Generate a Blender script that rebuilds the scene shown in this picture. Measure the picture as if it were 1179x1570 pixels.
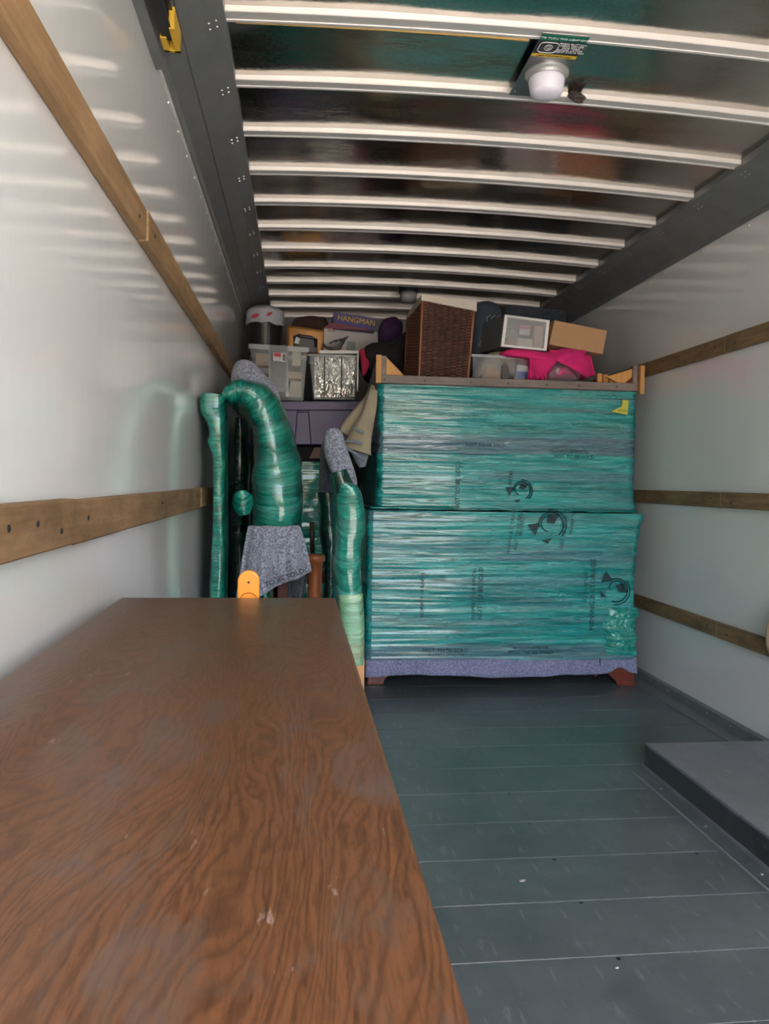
import bpy, math, random
import numpy as np
from mathutils import Vector, Matrix, noise as mnoise
random.seed(4)
for o in list(bpy.data.objects): bpy.data.objects.remove(o)
SC = bpy.context.scene
COL = SC.collection

# ---------------------------------------------------------------- camera
IW, IH, F = 1179., 1570., 1187.
CAM = np.array([0., 0., 1.12])
def cam_basis(vx=456., vy=735., roll=.0135):
    y = np.array([vx-IW/2, -(vy-IH/2), F]); y /= np.linalg.norm(y)
    g = np.array([math.sin(roll), math.cos(roll), 0.]); g -= y*g.dot(y); g /= np.linalg.norm(g)
    x = np.cross(g, y)
    return np.array([x, y, g]).T            # (right, up, forward) = M @ world
M = cam_basis()
cd = bpy.data.cameras.new('camera'); cam = bpy.data.objects.new('camera', cd); COL.objects.link(cam)
cd.sensor_fit = 'VERTICAL'; cd.sensor_height = 24; cd.lens = 24*F/IH; cd.clip_start = .02
r, u, w = M[0], M[1], M[2]
cam.matrix_world = Matrix(((r[0], u[0], -w[0], CAM[0]), (r[1], u[1], -w[1], CAM[1]), (r[2], u[2], -w[2], CAM[2]), (0, 0, 0, 1)))
SC.camera = cam

# ---------------------------------------------------------------- light and exposure
world = bpy.data.worlds.new('world'); SC.world = world; world.use_nodes = True
nt = world.node_tree; bg = nt.nodes['Background']
sky = nt.nodes.new('ShaderNodeTexSky'); sky.sky_type = 'NISHITA'; sky.sun_disc = False
sky.sun_elevation = math.radians(55); sky.sun_rotation = math.radians(140); sky.air_density = 1.0; sky.dust_density = 4.0
nt.links.new(sky.outputs[0], bg.inputs[0]); bg.inputs[1].default_value = .36
sl = bpy.data.lights.new('sun', 'SUN'); sl.energy = 7.5; sl.angle = math.radians(.6); sl.color = (1, .93, .84)
sun = bpy.data.objects.new('sun', sl); COL.objects.link(sun)
sun.rotation_euler = Vector((.85, -1., 1.9)).to_track_quat('Z', 'Y').to_euler()
SC.view_settings.view_transform = 'Standard'; SC.view_settings.look = 'None'
SC.view_settings.gamma = 1; SC.view_settings.use_curve_mapping = False
SC.view_settings.exposure = 2.65

# ---------------------------------------------------------------- measuring helper
def P(px, py, Y):
    """the point at distance Y along the truck that the photograph shows at this pixel"""
    d = M.T @ np.array([px-IW/2, -(py-IH/2), F])
    return Vector(CAM + (Y/d[1])*d)

# ---------------------------------------------------------------- materials
MATS = {}
class NT:
    def __init__(s, name):
        s.m = bpy.data.materials.new(name); s.m.use_nodes = True; s.t = s.m.node_tree
        s.b = s.t.nodes['Principled BSDF']; s.out = s.t.nodes['Material Output']
    def n(s, t, **k):
        x = s.t.nodes.new(t)
        for a, v in k.items(): setattr(x, a, v)
        return x
    def l(s, a, b): s.t.links.new(a, b)
    def coord(s, kind='Object', scale=(1, 1, 1)):
        c = s.n('ShaderNodeTexCoord'); m = s.n('ShaderNodeMapping'); s.l(c.outputs[kind], m.inputs[0])
        m.inputs['Scale'].default_value = scale; return m.outputs[0]
    def noise(s, co, scale, det=3, rough=.55, dist=0):
        n = s.n('ShaderNodeTexNoise'); s.l(co, n.inputs['Vector']); n.inputs['Scale'].default_value = scale
        n.inputs['Detail'].default_value = det; n.inputs['Roughness'].default_value = rough; n.inputs['Distortion'].default_value = dist
        return n.outputs['Fac']
    def ramp(s, fac, stops):
        rp = s.n('ShaderNodeValToRGB'); s.l(fac, rp.inputs[0]); e = rp.color_ramp.elements
        while len(e) < len(stops): e.new(.5)
        for x, (p, c) in zip(e, stops):
            x.position = p; x.color = (*(c if isinstance(c, tuple) else (c, c, c)), 1)
        return rp.outputs[0]
    def mix(s, fac, a, b, mode='MIX'):
        x = s.n('ShaderNodeMix', data_type='RGBA', blend_type=mode)
        for sock, v in ((x.inputs['Factor'], fac), (x.inputs['A'], a), (x.inputs['B'], b)):
            if isinstance(v, (int, float)): sock.default_value = v
            elif isinstance(v, tuple): sock.default_value = (*v, 1)
            else: s.l(v, sock)
        return x.outputs['Result']
    def bump(s, h, strength, dist, prev=None):
        b = s.n('ShaderNodeBump'); b.inputs['Strength'].default_value = strength; b.inputs['Distance'].default_value = dist
        s.l(h, b.inputs['Height'])
        if prev: s.l(prev, b.inputs['Normal'])
        s.l(b.outputs[0], s.b.inputs['Normal']); return b.outputs[0]
    def set(s, **k):
        for a, v in k.items():
            i = s.b.inputs[a.replace('_', ' ')]
            if isinstance(v, tuple): i.default_value = (*v, 1)
            elif isinstance(v, (int, float)): i.default_value = v
            else: s.l(v, i)
        return s

def plain(name, col, rough=.5, metal=0., bumpk=0, bscale=200, var=.12, alpha=1., spec=.5):
    if name in MATS: return MATS[name]
    s = NT(name); co = s.coord()
    f = s.noise(co, 9, 4)
    c = s.mix(f, tuple(x*(1-var*1.5) for x in col), tuple(min(1, x*(1+var)) for x in col))
    s.set(Base_Color=c, Roughness=rough, Metallic=metal, Alpha=alpha, Specular_IOR_Level=spec)
    if bumpk: s.bump(s.noise(co, bscale, 2), bumpk, .002)
    MATS[name] = s.m; return s.m

def film(name, dark, mid, light, base=(.10, .14, .20), thin=.25, su=1., spec=.6, bands=()):
    s = NT(name); c0 = s.n('ShaderNodeTexCoord').outputs['UV']
    def mp(x, y):
        m = s.n('ShaderNodeMapping'); s.l(c0, m.inputs[0]); m.inputs['Scale'].default_value = (x*su, y*su, 1); return m.outputs[0]
    st = s.noise(mp(70, 3.), 1, 4, .65, .5)       # thin taut strands running along each wrap
    wd = s.noise(mp(14, 1.1), 1, 3, .6, .6)        # overlap of wrap layers
    cr = s.noise(mp(38, 12), 1, 4, .65, 1.6)       # crumples
    col = s.ramp(wd, [(.25, dark), (.5, mid), (.74, light)])
    thinm = s.ramp(s.noise(mp(9, .5), 1, 2), [(.52, 0.), (.62, thin)])
    col = s.mix(thinm, col, base)
    if bands:                                       # places where only one thin layer covers the blanket
        sx = s.n('ShaderNodeSeparateXYZ'); s.l(c0, sx.inputs[0]); wob = s.noise(mp(2, 1.6), 1, 3)
        ma = s.n('ShaderNodeMath', operation='MULTIPLY_ADD'); s.l(wob, ma.inputs[0]); ma.inputs[1].default_value = .14; s.l(sx.outputs[0], ma.inputs[2])
        mr = s.n('ShaderNodeMapRange'); s.l(ma.outputs[0], mr.inputs[0]); mr.inputs[1].default_value = 0; mr.inputs[2].default_value = 2
        st_ = [(0., 0.)]
        for a_, b_, v_ in bands: st_ += [((a_+.065)/2, 0.), ((a_+.08)/2, v_), ((b_+.06)/2, v_), ((b_+.075)/2, 0.)]
        col = s.mix(s.ramp(mr.outputs[0], st_), col, base)
    stc = s.ramp(st, [(.32, .62), (.5, 1.), (.70, 1.35)])
    col = s.mix(.8, col, stc, 'MULTIPLY')
    rg = s.ramp(cr, [(.3, .07), (.7, .26)])
    s.set(Base_Color=col, Roughness=rg, Specular_IOR_Level=spec, Coat_Weight=.55, Coat_Roughness=.08, Coat_IOR=1.6, Specular_Tint=(.55, 1., .88))
    n1 = s.bump(st, 1., .007)
    s.bump(cr, .8, .02, n1)
    MATS[name] = s.m; return s.m

FILM_H = film('film_cabinet', (0., .135, .125), (.0, .25, .24), (.05, .42, .38), base=(.07, .14, .19), thin=.5, bands=((.14, .24, .75), (.70, .76, .35), (1.265, 1.375, .9)))
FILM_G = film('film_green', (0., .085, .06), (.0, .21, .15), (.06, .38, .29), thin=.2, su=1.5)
FILM_D = film('film_shade', (0., .012, .008), (.0, .03, .02), (.01, .06, .04), thin=.1, spec=.35)  # green film darkened in its colour to stand for shade

def blanket(name, a, b):
    s = NT(name); co = s.coord()
    f = s.noise(co, 110, 4, .75); g = s.noise(co, 6, 3)
    c = s.mix(s.ramp(f, [(.38, 0.), (.62, 1.)]), a, b)
    c = s.mix(.35, c, s.ramp(g, [(.3, .55), (.7, 1.)]), 'MULTIPLY')
    s.set(Base_Color=c, Roughness=.95, Specular_IOR_Level=.1, Sheen_Weight=.2)
    s.bump(f, .6, .004); return s.m
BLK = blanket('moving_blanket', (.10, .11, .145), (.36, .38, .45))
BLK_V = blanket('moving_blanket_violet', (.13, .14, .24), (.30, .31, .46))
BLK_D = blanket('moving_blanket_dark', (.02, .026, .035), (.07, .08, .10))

def wallmat(name, tint):
    s = NT(name); co = s.coord()
    f = s.noise(co, .9, 3, .5)
    c = s.mix(f, tuple(x*.93 for x in tint), tint)
    co2 = s.coord(scale=(1, 6, .8)); g = s.noise(co2, 2.2, 5, .7)
    scuff = s.ramp(s.noise(s.coord(scale=(1, 7, 1.6)), 3.1, 6, .75, .8), [(.66, 0.), (.74, 1.)])
    c = s.mix(scuff, c, (.90, .90, .88))
    rg = s.ramp(g, [(.3, .04), (.7, .09)])
    s.set(Base_Color=c, Roughness=rg, Specular_IOR_Level=1.)
    n1 = s.bump(s.noise(s.coord(scale=(1, 5, .6)), 3., 3, .5), .03, .02)
    s.bump(s.noise(co, 160, 2, .6), .04, .0015, n1)
    MATS[name] = s.m; return s.m
WALL = wallmat('white_wall_panel', (.74, .74, .725))

def floormat(name, a, b):
    s = NT(name); co = s.coord()
    gm = s.n('ShaderNodeNewGeometry').outputs['Position']; f = s.noise(gm, 2.6, 6, .62, .4); g = s.noise(gm, 11, 5, .7)
    c = s.mix(s.ramp(f, [(.3, 0.), (.7, 1.)]), a, b)
    c = s.mix(.5, c, s.ramp(g, [(.3, .62), (.7, 1.15)]), 'MULTIPLY')
    sc = s.noise(s.coord('Generated' if False else 'Object', (5, 1., 1)), 9, 4, .6)
    c = s.mix(s.ramp(sc, [(.60, 0.), (.74, .35)]), c, (.34, .36, .37))
    s.set(Base_Color=c, Roughness=.31, Specular_IOR_Level=.8)
    s.bump(s.noise(co, 60, 4, .65), .18, .002)
    MATS[name] = s.m; return s.m
FLOOR = floormat('grey_floor_paint', (.062, .080, .082), (.118, .138, .142))
WELL = floormat('grey_cover_paint', (.14, .145, .16), (.20, .205, .22))
JOINT = plain('worn_joint', (.22, .25, .25), .7)

def tablewood():
    s = NT('table_oak'); co = s.coord()
    m = s.coord(scale=(1, .16, 1))
    d = s.noise(m, 2.1, 3, .5)
    vm = s.n('ShaderNodeVectorMath', operation='MULTIPLY_ADD'); s.l(m, vm.inputs[0]); vm.inputs[1].default_value = (1, 1, 1)
    cmb = s.n('ShaderNodeCombineXYZ'); s.l(d, cmb.inputs[0]); s.l(cmb.outputs[0], vm.inputs[2])
    wv = s.n('ShaderNodeTexWave', wave_type='BANDS', bands_direction='X'); s.l(vm.outputs[0], wv.inputs[0])
    wv.inputs['Scale'].default_value = 48; wv.inputs['Distortion'].default_value = 14; wv.inputs['Detail'].default_value = 4
    wv.inputs['Detail Scale'].default_value = 1.4
    fine = s.noise(s.coord(scale=(1, .07, 1)), 190, 4, .7)
    pores = s.ramp(s.noise(s.coord(scale=(1, .12, 1)), 330, 3, .65), [(.34, 0.), (.48, 1.)])
    c = s.ramp(wv.outputs['Fac'], [(0., (.088, .037, .017)), (.2, (.110, .045, .019)), (.5, (.130, .054, .022)), (1., (.142, .060, .025))])
    c = s.mix(.55, c, s.ramp(fine, [(.3, .6), (.7, 1.2)]), 'MULTIPLY')
    c = s.mix(.3, c, pores, 'MULTIPLY')
    wear = s.noise(s.coord(scale=(1, .4, 1)), 16, 5, .7, .4)
    c = s.mix(s.ramp(wear, [(.50, 0.), (.66, .7)]), c, (.105, .078, .066))
    scr = s.noise(s.coord(scale=(2.4, .7, 1)), 26, 4, .62)
    c = s.mix(s.ramp(scr, [(.68, 0.), (.74, .6)]), c, (.36, .27, .23))
    s.set(Base_Color=c, Roughness=.31, Specular_IOR_Level=.5)
    n = s.bump(fine, .12, .0008); s.bump(wv.outputs['Fac'], .06, .001, n)
    return s.m
OAK = tablewood()

def wood(name, a, b, rough=.6, axis='Y', dirt=.3):
    s = NT(name); sc = {'X': (.12, 1, 1), 'Y': (1, .06, 1), 'Z': (1, 1, .08)}[axis]
    f = s.noise(s.coord(scale=sc), 38, 5, .65, .8); g = s.noise(s.coord(scale=(1, .5, 1)), 8, 5, .7)
    c = s.mix(s.ramp(f, [(.3, 0.), (.7, 1.)]), a, b)
    c = s.mix(dirt, c, s.ramp(g, [(.35, .3), (.65, 1.1)]), 'MULTIPLY')
    s.set(Base_Color=c, Roughness=rough, Specular_IOR_Level=.3); s.bump(f, .35, .002)
    MATS[name] = s.m; return s.m
SLAT_L = wood('pine_slat_pale', (.27, .155, .07), (.42, .26, .13), dirt=.4)
SLAT_W = wood('pine_slat_worn', (.22, .125, .058), (.36, .225, .115), dirt=.65)
SLAT_R = wood('pine_slat_brown', (.18, .115, .055), (.32, .21, .11), dirt=.6)
ENDG = wood('end_grain', (.42, .28, .15), (.55, .38, .22))
GOLD = wood('golden_wood', (.50, .23, .06), (.62, .32, .10), .5, 'Z', .2)
PLY = wood('plywood_grey_brown', (.17, .135, .115), (.25, .205, .18), .6, 'X', .3)
MAHO = wood('mahogany', (.10, .02, .012), (.20, .045, .022), .3, 'Z', .3)
REDW = wood('reddish_wood', (.25, .07, .025), (.36, .12, .045), .3, 'Z', .3)

def metalpanel():
    s = NT('roof_sheet_metal'); co = s.coord()
    f = s.noise(s.coord(scale=(.6, 1.8, 1)), 4, 4, .6); g = s.noise(co, 90, 4, .7)
    rim = s.ramp(s.noise(co, 30, 5, .7), [(.4, 0.), (.7, 1.)])
    s.set(Base_Color=s.mix(f, (.42, .385, .345), (.58, .54, .49)), Metallic=1.0, Roughness=s.ramp(g, [(.3, .12), (.8, .30)]))
    n = s.bump(s.noise(s.coord(scale=(.7, 1.6, 1)), 5, 3, .5), .10, .03)
    s.bump(rim, .04, .002, n)
    return s.m
ROOF = metalpanel()
BOW = plain('galvanised_bow', (.72, .69, .65), .42, .35, .12, 60, .08)
RAILM = plain('grey_painted_rail', (.20, .205, .205), .42, .3, .15, 40, .18, spec=.6)
STEEL = plain('steel', (.5, .5, .5), .3, .9)
DARKSTEEL = plain('dark_steel', (.05, .05, .055), .4, .7)
YEL = plain('yellow_paint', (.62, .38, .03), .5)
BLACK = plain('black_plastic', (.012, .012, .013), .35)
BLACKC = plain('black_cloth', (.008, .008, .01), .95, bumpk=.4, bscale=90)
WHITEP = plain('white_plastic', (.72, .71, .68), .35)
LINER = plain('cream_linen', (.62, .56, .46), .9, bumpk=.4, bscale=160)
CARD = plain('cardboard', (.44, .255, .13), .85, bumpk=.1, bscale=120, var=.08)
PINK = plain('pink_fleece', (.68, .02, .17), .95, bumpk=.8, bscale=140, var=.3)
PURP = plain('purple_plastic', (.052, .030, .125), .42, var=.15)
PURPC = plain('purple_cloth', (.05, .015, .08), .7, bumpk=.5, bscale=40)
KHAKI = plain('khaki_cloth', (.34, .29, .20), .9, bumpk=.6, bscale=60, var=.3)
GREYT = plain('blue_grey_trim', (.19, .23, .27), .9)
ORNG = plain('orange_plastic', (.85, .28, .015), .4, var=.05)
TAN = plain('bare_wood_orange', (.50, .25, .10), .6)
WICK = plain('brown_wicker', (.24, .085, .038), .30, bumpk=.4, bscale=70, var=.45)
GOLDC = plain('bronze_plastic', (.42, .20, .045), .3, .3)
BROWNC = plain('brown_cloth', (.05, .025, .018), .9, bumpk=.6, bscale=60)
SILV = plain('crumpled_silver_film', (.75, .72, .66), .25, .8, .9, 45, var=.25)
BAGW = plain('white_bag_plastic', (.50, .51, .54), .4, bumpk=.4, bscale=30)
RED = plain('red_print', (.45, .02, .03), .5)
REDC = plain('red_cloth', (.40, .01, .05), .8)
GRN = plain('green_print', (.0, .14, .085), .5)
YPR = plain('yellow_print', (.75, .48, .03), .5)
BPR = plain('black_print', (.01, .012, .014), .5)
WPR = plain('white_print', (.75, .75, .75), .5)
BLUEP = plain('blue_print', (.12, .17, .42), .5)
NAVY = plain('violet_box_print', (.035, .018, .13), .45)
MAROON = plain('maroon_print', (.16, .02, .035), .5)
INK = plain('blanket_ink', (.0, .035, .05), .5, alpha=.62)
INKD = plain('blanket_ink_dark', (.01, .012, .025), .8)
DOME = plain('frosted_dome', (.72, .70, .78), .3, var=.02)
MUD = plain('dried_mud', (.045, .035, .03), .95, bumpk=1, bscale=60)
YTAG = plain('yellow_green_tape', (.50, .50, .06), .4)
GREYBOX = plain('grey_plastic', (.11, .115, .115), .5)
FILTH = plain('debris', (.6, .6, .58), .8)
CONC = plain('concrete_ground', (.50, .46, .41), .9, var=.1)
YSTRIP = plain('yellow_strip', (.52, .34, .12), .5)
BLUEC = plain('slate_cloth', (.035, .05, .07), .95, bumpk=.5, bscale=120)

def clear(name, tint, op):
    s = NT(name); tr = s.n('ShaderNodeBsdfTransparent'); tr.inputs[0].default_value = (.96, .97, .97, 1)
    mx = s.n('ShaderNodeMixShader'); mx.inputs[0].default_value = op
    s.set(Base_Color=tint, Roughness=.2, Specular_IOR_Level=.8)
    s.l(tr.outputs[0], mx.inputs[1]); s.l(s.b.outputs[0], mx.inputs[2]); s.l(mx.outputs[0], s.out.inputs[0])
    return s.m
CLEAR = clear('clear_plastic', (.42, .44, .46), .16)
CLEAR2 = clear('clear_plastic_rim', (.52, .54, .56), .55)
TAPE = clear('clear_tape_loop', (.7, .7, .7), .6)

# ---------------------------------------------------------------- mesh helpers
class MB:
    def __init__(s): s.v = []; s.f = []; s.uv = {}
    def add(s, vs, fs, uvs=None):
        b = len(s.v); s.v += [tuple(x) for x in vs]
        for k, f in enumerate(fs):
            if uvs: s.uv[len(s.f)] = [uvs[i] for i in f]
            s.f.append([i+b for i in f])
        return s
    def box(s, x0, x1, y0, y1, z0, z1, mt=None, bev=0):
        if bev:
            b = bev; pts = []; 
            for z, q in ((z0, b), (z0+b, 0), (z1-b, 0), (z1, b)):
                ring = [(x0+q+b*(q == 0), y0+q), (x1-q-b*(q == 0), y0+q), (x1-q, y0+q+b*(q == 0)), (x1-q, y1-q-b*(q == 0)),
                        (x1-q-b*(q == 0), y1-q), (x0+q+b*(q == 0), y1-q), (x0+q, y1-q-b*(q == 0)), (x0+q, y0+q+b*(q == 0))]
                pts += [Vector((x, y, z)) for x, y in ring]
            if mt: pts = [mt @ p for p in pts]
            fs = [[k*8+i, k*8+(i+1) % 8, k*8+8+(i+1) % 8, k*8+8+i] for k in range(3) for i in range(8)]
            fs += [list(range(7, -1, -1)), list(range(24, 32))]
            return s.add(pts, fs)
        p = [Vector((x, y, z)) for z in (z0, z1) for x, y in ((x0, y0), (x1, y0), (x1, y1), (x0, y1))]
        if mt: p = [mt @ q for q in p]
        return s.add(p, [[3, 2, 1, 0], [4, 5, 6, 7], [0, 1, 5, 4], [1, 2, 6, 5], [2, 3, 7, 6], [3, 0, 4, 7]])
    def quadbox(s, q, depth):
        """four front corners (world), extruded by the vector depth"""
        q = [Vector(a) for a in q]; d = Vector(depth); p = q+[a+d for a in q]
        return s.add(p, [[0, 1, 2, 3], [7, 6, 5, 4], [1, 0, 4, 5], [2, 1, 5, 6], [3, 2, 6, 7], [0, 3, 7, 4]])
    def tube(s, pts, r, n=8, closed_ends=True):
        pts = [Vector(p) for p in pts]; rs = r if isinstance(r, (list, tuple)) else [r]*len(pts); V = []
        up0 = Vector((0, 0, 1))
        for i, p in enumerate(pts):
            t = (pts[min(i+1, len(pts)-1)]-pts[max(i-1, 0)]).normalized()
            up = up0 if abs(t.dot(up0)) < .9 else Vector((0, 1, 0))
            a = t.cross(up).normalized(); b = a.cross(t)
            V += [p+(a*math.cos(6.2832*k/n)+b*math.sin(6.2832*k/n))*rs[i] for k in range(n)]
        fs = [[i*n+k, i*n+(k+1) % n, (i+1)*n+(k+1) % n, (i+1)*n+k] for i in range(len(pts)-1) for k in range(n)]
        if closed_ends: fs += [list(range(n-1, -1, -1)), list(range((len(pts)-1)*n, len(pts)*n))]
        return s.add(V, fs)
    def lathe(s, prof, c, n=24, axis='Z'):
        V = []
        for rr, h in prof:
            for k in range(n):
                a = 6.2832*k/n; x, y = rr*math.cos(a), rr*math.sin(a)
                V.append(Vector(c)+(Vector((x, y, h)) if axis == 'Z' else Vector((x, h, y)) if axis == 'Y' else Vector((h, x, y))))
        m = len(prof)
        fs = [[i*n+k, i*n+(k+1) % n, (i+1)*n+(k+1) % n, (i+1)*n+k] for i in range(m-1) for k in range(n)]
        fs += [list(range(n-1, -1, -1)), list(range((m-1)*n, m*n))]
        return s.add(V, fs)
    def build(s, name, mat, parent=None, smooth=False, origin=None, bevel=0, **tags):
        me = bpy.data.meshes.new(name); o = origin or Vector((0, 0, 0))
        me.from_pydata([Vector(a)-Vector(o) for a in s.v], [], s.f); me.validate(); 
        if s.uv:
            ul = me.uv_layers.new(name='UVMap'); 
            for p in me.polygons:
                for k, li in enumerate(p.loop_indices): ul.data[li].uv = s.uv[p.index][k]
        import bmesh
        bm = bmesh.new(); bm.from_mesh(me); bmesh.ops.recalc_face_normals(bm, faces=bm.faces)
        if bevel: bmesh.ops.bevel(bm, geom=[e for e in bm.edges if e.calc_face_angle(0) > .5], offset=bevel, segments=2, affect='EDGES', profile=.6)
        bm.to_mesh(me); bm.free()
        if smooth: me.polygons.foreach_set('use_smooth', [True]*len(me.polygons))
        me.materials.append(mat)
        return link(name, me, parent, origin, **tags)

def link(name, me, parent=None, origin=None, **tags):
    ob = bpy.data.objects.new(name, me); COL.objects.link(ob)
    if origin: ob.location = origin
    if parent:
        ob.parent = parent
        pw = Vector(parent.location)+(Vector(parent.parent.location) if parent.parent else Vector((0, 0, 0)))
        ob.location = Vector(ob.location)-pw
    for k, v in tags.items(): ob[k] = v
    return ob
def thing(name, label, cat, loc, group=None):
    o = bpy.data.objects.new(name, None); COL.objects.link(o); o.location = loc; o.empty_display_size = .1
    o['label'] = label; o['category'] = cat
    if group: o['group'] = group
    return o
def struct(name, loc=(0, 0, 0)):
    o = bpy.data.objects.new(name, None); COL.objects.link(o); o.location = loc; o['kind'] = 'structure'; return o
def again(src, offset):
    """another copy of a part, sharing its mesh"""
    c = src.copy(); COL.objects.link(c); c.location = Vector(src.location)+Vector(offset); return c
def text_mesh(body, size, name, mat, parent, mtx, extrude=.0004, align='CENTER'):
    cu = bpy.data.curves.new('t', 'FONT'); cu.body = body; cu.size = size; cu.extrude = extrude; cu.align_x = align; cu.resolution_u = 2
    cu.space_line = .9
    t = bpy.data.objects.new('t', cu); COL.objects.link(t); bpy.context.view_layer.update()
    me = bpy.data.meshes.new_from_object(t.evaluated_get(bpy.context.evaluated_depsgraph_get()))
    bpy.data.objects.remove(t); bpy.data.curves.remove(cu)
    me.transform(mtx); me.materials.clear(); me.materials.append(mat)
    return link(name, me, parent)
def fr(px, py, Y):       # matrix for writing on a face that looks back along the truck
    return Matrix.Translation(P(px, py, Y)) @ Matrix.Rotation(math.pi/2, 4, 'X')
nz = lambda a, b, c=0.: mnoise.noise(Vector((a, b, c)))
def grid(mb, fn, nu, nv, thick=None):
    V = [fn(i/nu, j/nv) for j in range(nv+1) for i in range(nu+1)]
    Fs = [[j*(nu+1)+i, j*(nu+1)+i+1, (j+1)*(nu+1)+i+1, (j+1)*(nu+1)+i] for j in range(nv) for i in range(nu)]
    mb.add([v[0] for v in V], Fs, [v[1] for v in V]); return mb
def lump(mb, pts, ny=1., amp=.012, freq=9, nu=26, e=2.6, seed=0.):
    """soft slab along a path: pts = (centre, half width across in the upright plane, half depth along the truck)"""
    C = [Vector(p[0]) for p in pts]; N = 14*(len(pts)-1); V = []; UV = []; L = 0; prev = None
    for i in range(N+1):
        t = i/N*(len(pts)-1); k = min(int(t), len(pts)-2); q = t-k
        def cr(a, b, c, d): return .5*((2*b)+(c-a)*q+(2*a-5*b+4*c-d)*q*q+(3*b-a-3*c+d)*q**3)
        g = lambda j: max(0, min(len(pts)-1, j))
        c = cr(C[g(k-1)], C[k], C[k+1], C[g(k+2)])
        w_ = cr(*[pts[g(j)][1] for j in (k-1, k, k+1, k+2)]); d_ = cr(*[pts[g(j)][2] for j in (k-1, k, k+1, k+2)])
        q2 = min(1, q+.02); 
        tan = (C[k+1]-C[k])*.5 + (C[g(k+2)]-C[g(k-1)])*.25; tan.y = 0; tan.normalize()
        n = Vector((tan.z, 0, -tan.x))
        if prev is not None: L += (c-prev).length
        prev = c.copy()
        for j in range(nu+1):
            a = 6.2832*j/nu; ca, sa = math.cos(a), math.sin(a)
            sx = math.copysign(abs(ca)**(2/e), ca); sy = math.copysign(abs(sa)**(2/e), sa)
            aj = 6.2832*(j % nu)/nu
            dd = 1+amp*8*nz(L*freq+seed, math.cos(aj)*1.5, math.sin(aj)*1.5)
            V.append(c+n*(w_*sx*dd)+Vector((0, d_*sy*(1+.2*(dd-1)), 0)))
            UV.append((L+.15*math.sin(a)*.3, j/nu*2*(abs(w_)+abs(d_))*1.2))
    m = nu+1; Fs = [[i*m+j, i*m+j+1, (i+1)*m+j+1, (i+1)*m+j] for i in range(N) for j in range(nu)]
    b = len(V)
    for e_i in (0, N):
        V.append(sum((V[e_i*m+j] for j in range(nu)), Vector())/nu); UV.append(UV[e_i*m])
    Fs += [[b, j, j+1] for j in range(nu)]+[[b+1, N*m+j+1, N*m+j] for j in range(nu)]
    mb.add(V, Fs, UV); return mb

# ================================================================ THE TRUCK BOX
XL, XR, YB, YF, ZR = -.415, 2.0, -1.6, 6.6, 2.335   # left wall, right wall, door end, front end, rail underside at wall
# ground outside the open door
g = MB().box(-14, 16, -22, 9, -.95, -.87).build('ground', CONC, kind='structure')
# floor: planks laid across, with worn joints between them
fl = struct('floor')
pitch = .2425; y0 = 1.725-14*pitch
MB().box(XL-.04, XR+.04, YB, YF, -.05, -.0045).build('subfloor', JOINT, fl)
plank = None
k = 0
while True:
    ya = y0+k*pitch
    if ya > YF-.05: break
    mbp = MB(); hw = pitch/2-.0013
    mbp.box(XL, XR, -hw, hw, -.012, 0, bev=.0015)
    if plank is None:
        plank = mbp.build('floor_plank', FLOOR, fl); plank.location = (0, ya+pitch/2, 0); meP = plank.data
    else:
        link('floor_plank', meP, fl).location = (0, ya+pitch/2, .0)
    k += 1
scr = MB().lathe([(.006, 0), (.006, .0006), (.003, .0009)], (0, 0, 0), 8)
s0 = scr.build('floor_screw', BLACK, fl)
for i, (px, py) in enumerate([(850, 1318), (891, 1384), (948, 1470), (812, 1263), (1068, 1309), (733, 1146), (893, 1116), (780, 1218)]):
    d = M.T @ np.array([px-IW/2, -(py-IH/2), F]); q = CAM - d*CAM[2]/d[2]
    o = s0 if i == 0 else link('floor_screw', s0.data, fl)
    o.location = (q[0], q[1], 0)
# walls
MB().box(XL-.04, XL, YB, YF, 0, 2.56).build('wall_left', WALL, kind='structure')
wr = MB().box(XR, XR+.04, YB, YF, 0, 2.56).build('wall_right', WALL, kind='structure')
MB().box(XL-.04, XR+.04, YF, YF+.04, -.05, 2.56).build('wall_front', plain('front_panel', (.35, .35, .34), .6), kind='structure')
# ceiling: sheet panels and bows
ce = struct('ceiling')
xc, xh = (XL+XR)/2, (XR-XL)/2
arch = lambda x: .036*(1-((x-xc)/xh)**2)
BP, BY0 = .384, 2.315
def roofpanel(ya, yb, seed):
    m = MB()
    def fn(u_, v_):
        x = XL-.02+u_*(XR-XL+.04); y = ya+v_*(yb-ya)
        z = 2.4675+arch(x)+.0035*math.sin(math.pi*v_)*nz(x*1.3, seed*7.1)*2 + .002*nz(x*3, y*9, seed)
        z -= .006*max(0, (v_-.86)/.14)**2          # the sheet bends down into the next bow
        return Vector((x, y, z)), (u_, v_)
    grid(m, fn, 40, 14)
    top = MB(); m2 = m
    return m2.build('roof_panel', ROOF, ce, smooth=True)
for kk in range(-10, 12):
    roofpanel(BY0+kk*BP+.03, BY0+(kk+1)*BP+.03, kk)
MB().box(XL-.04, XR+.04, YB, YF, 2.53, 2.56).build('roof_skin', STEEL, ce)
bm_ = MB(); NB = 24
prof = [(0, .022), (.0, .002), (.002, 0), (.016, .0), (.018, .0025), (.042, .0025), (.044, 0), (.054, 0), (.056, .002), (.056, .022)]
V = []
for i in range(NB+1):
    x = XL+.1+i/NB*(XR-XL-.2)
    V += [(x, dy, 2.448+arch(x)+dz) for dy, dz in prof]
n_ = len(prof)
bm_.add(V, [[i*n_+j, i*n_+j+1, (i+1)*n_+j+1, (i+1)*n_+j] for i in range(NB) for j in range(n_-1)]+[list(range(n_)), list(range(NB*n_, NB*n_+n_))])
b0 = bm_.build('roof_bow', BOW, ce)
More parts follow.
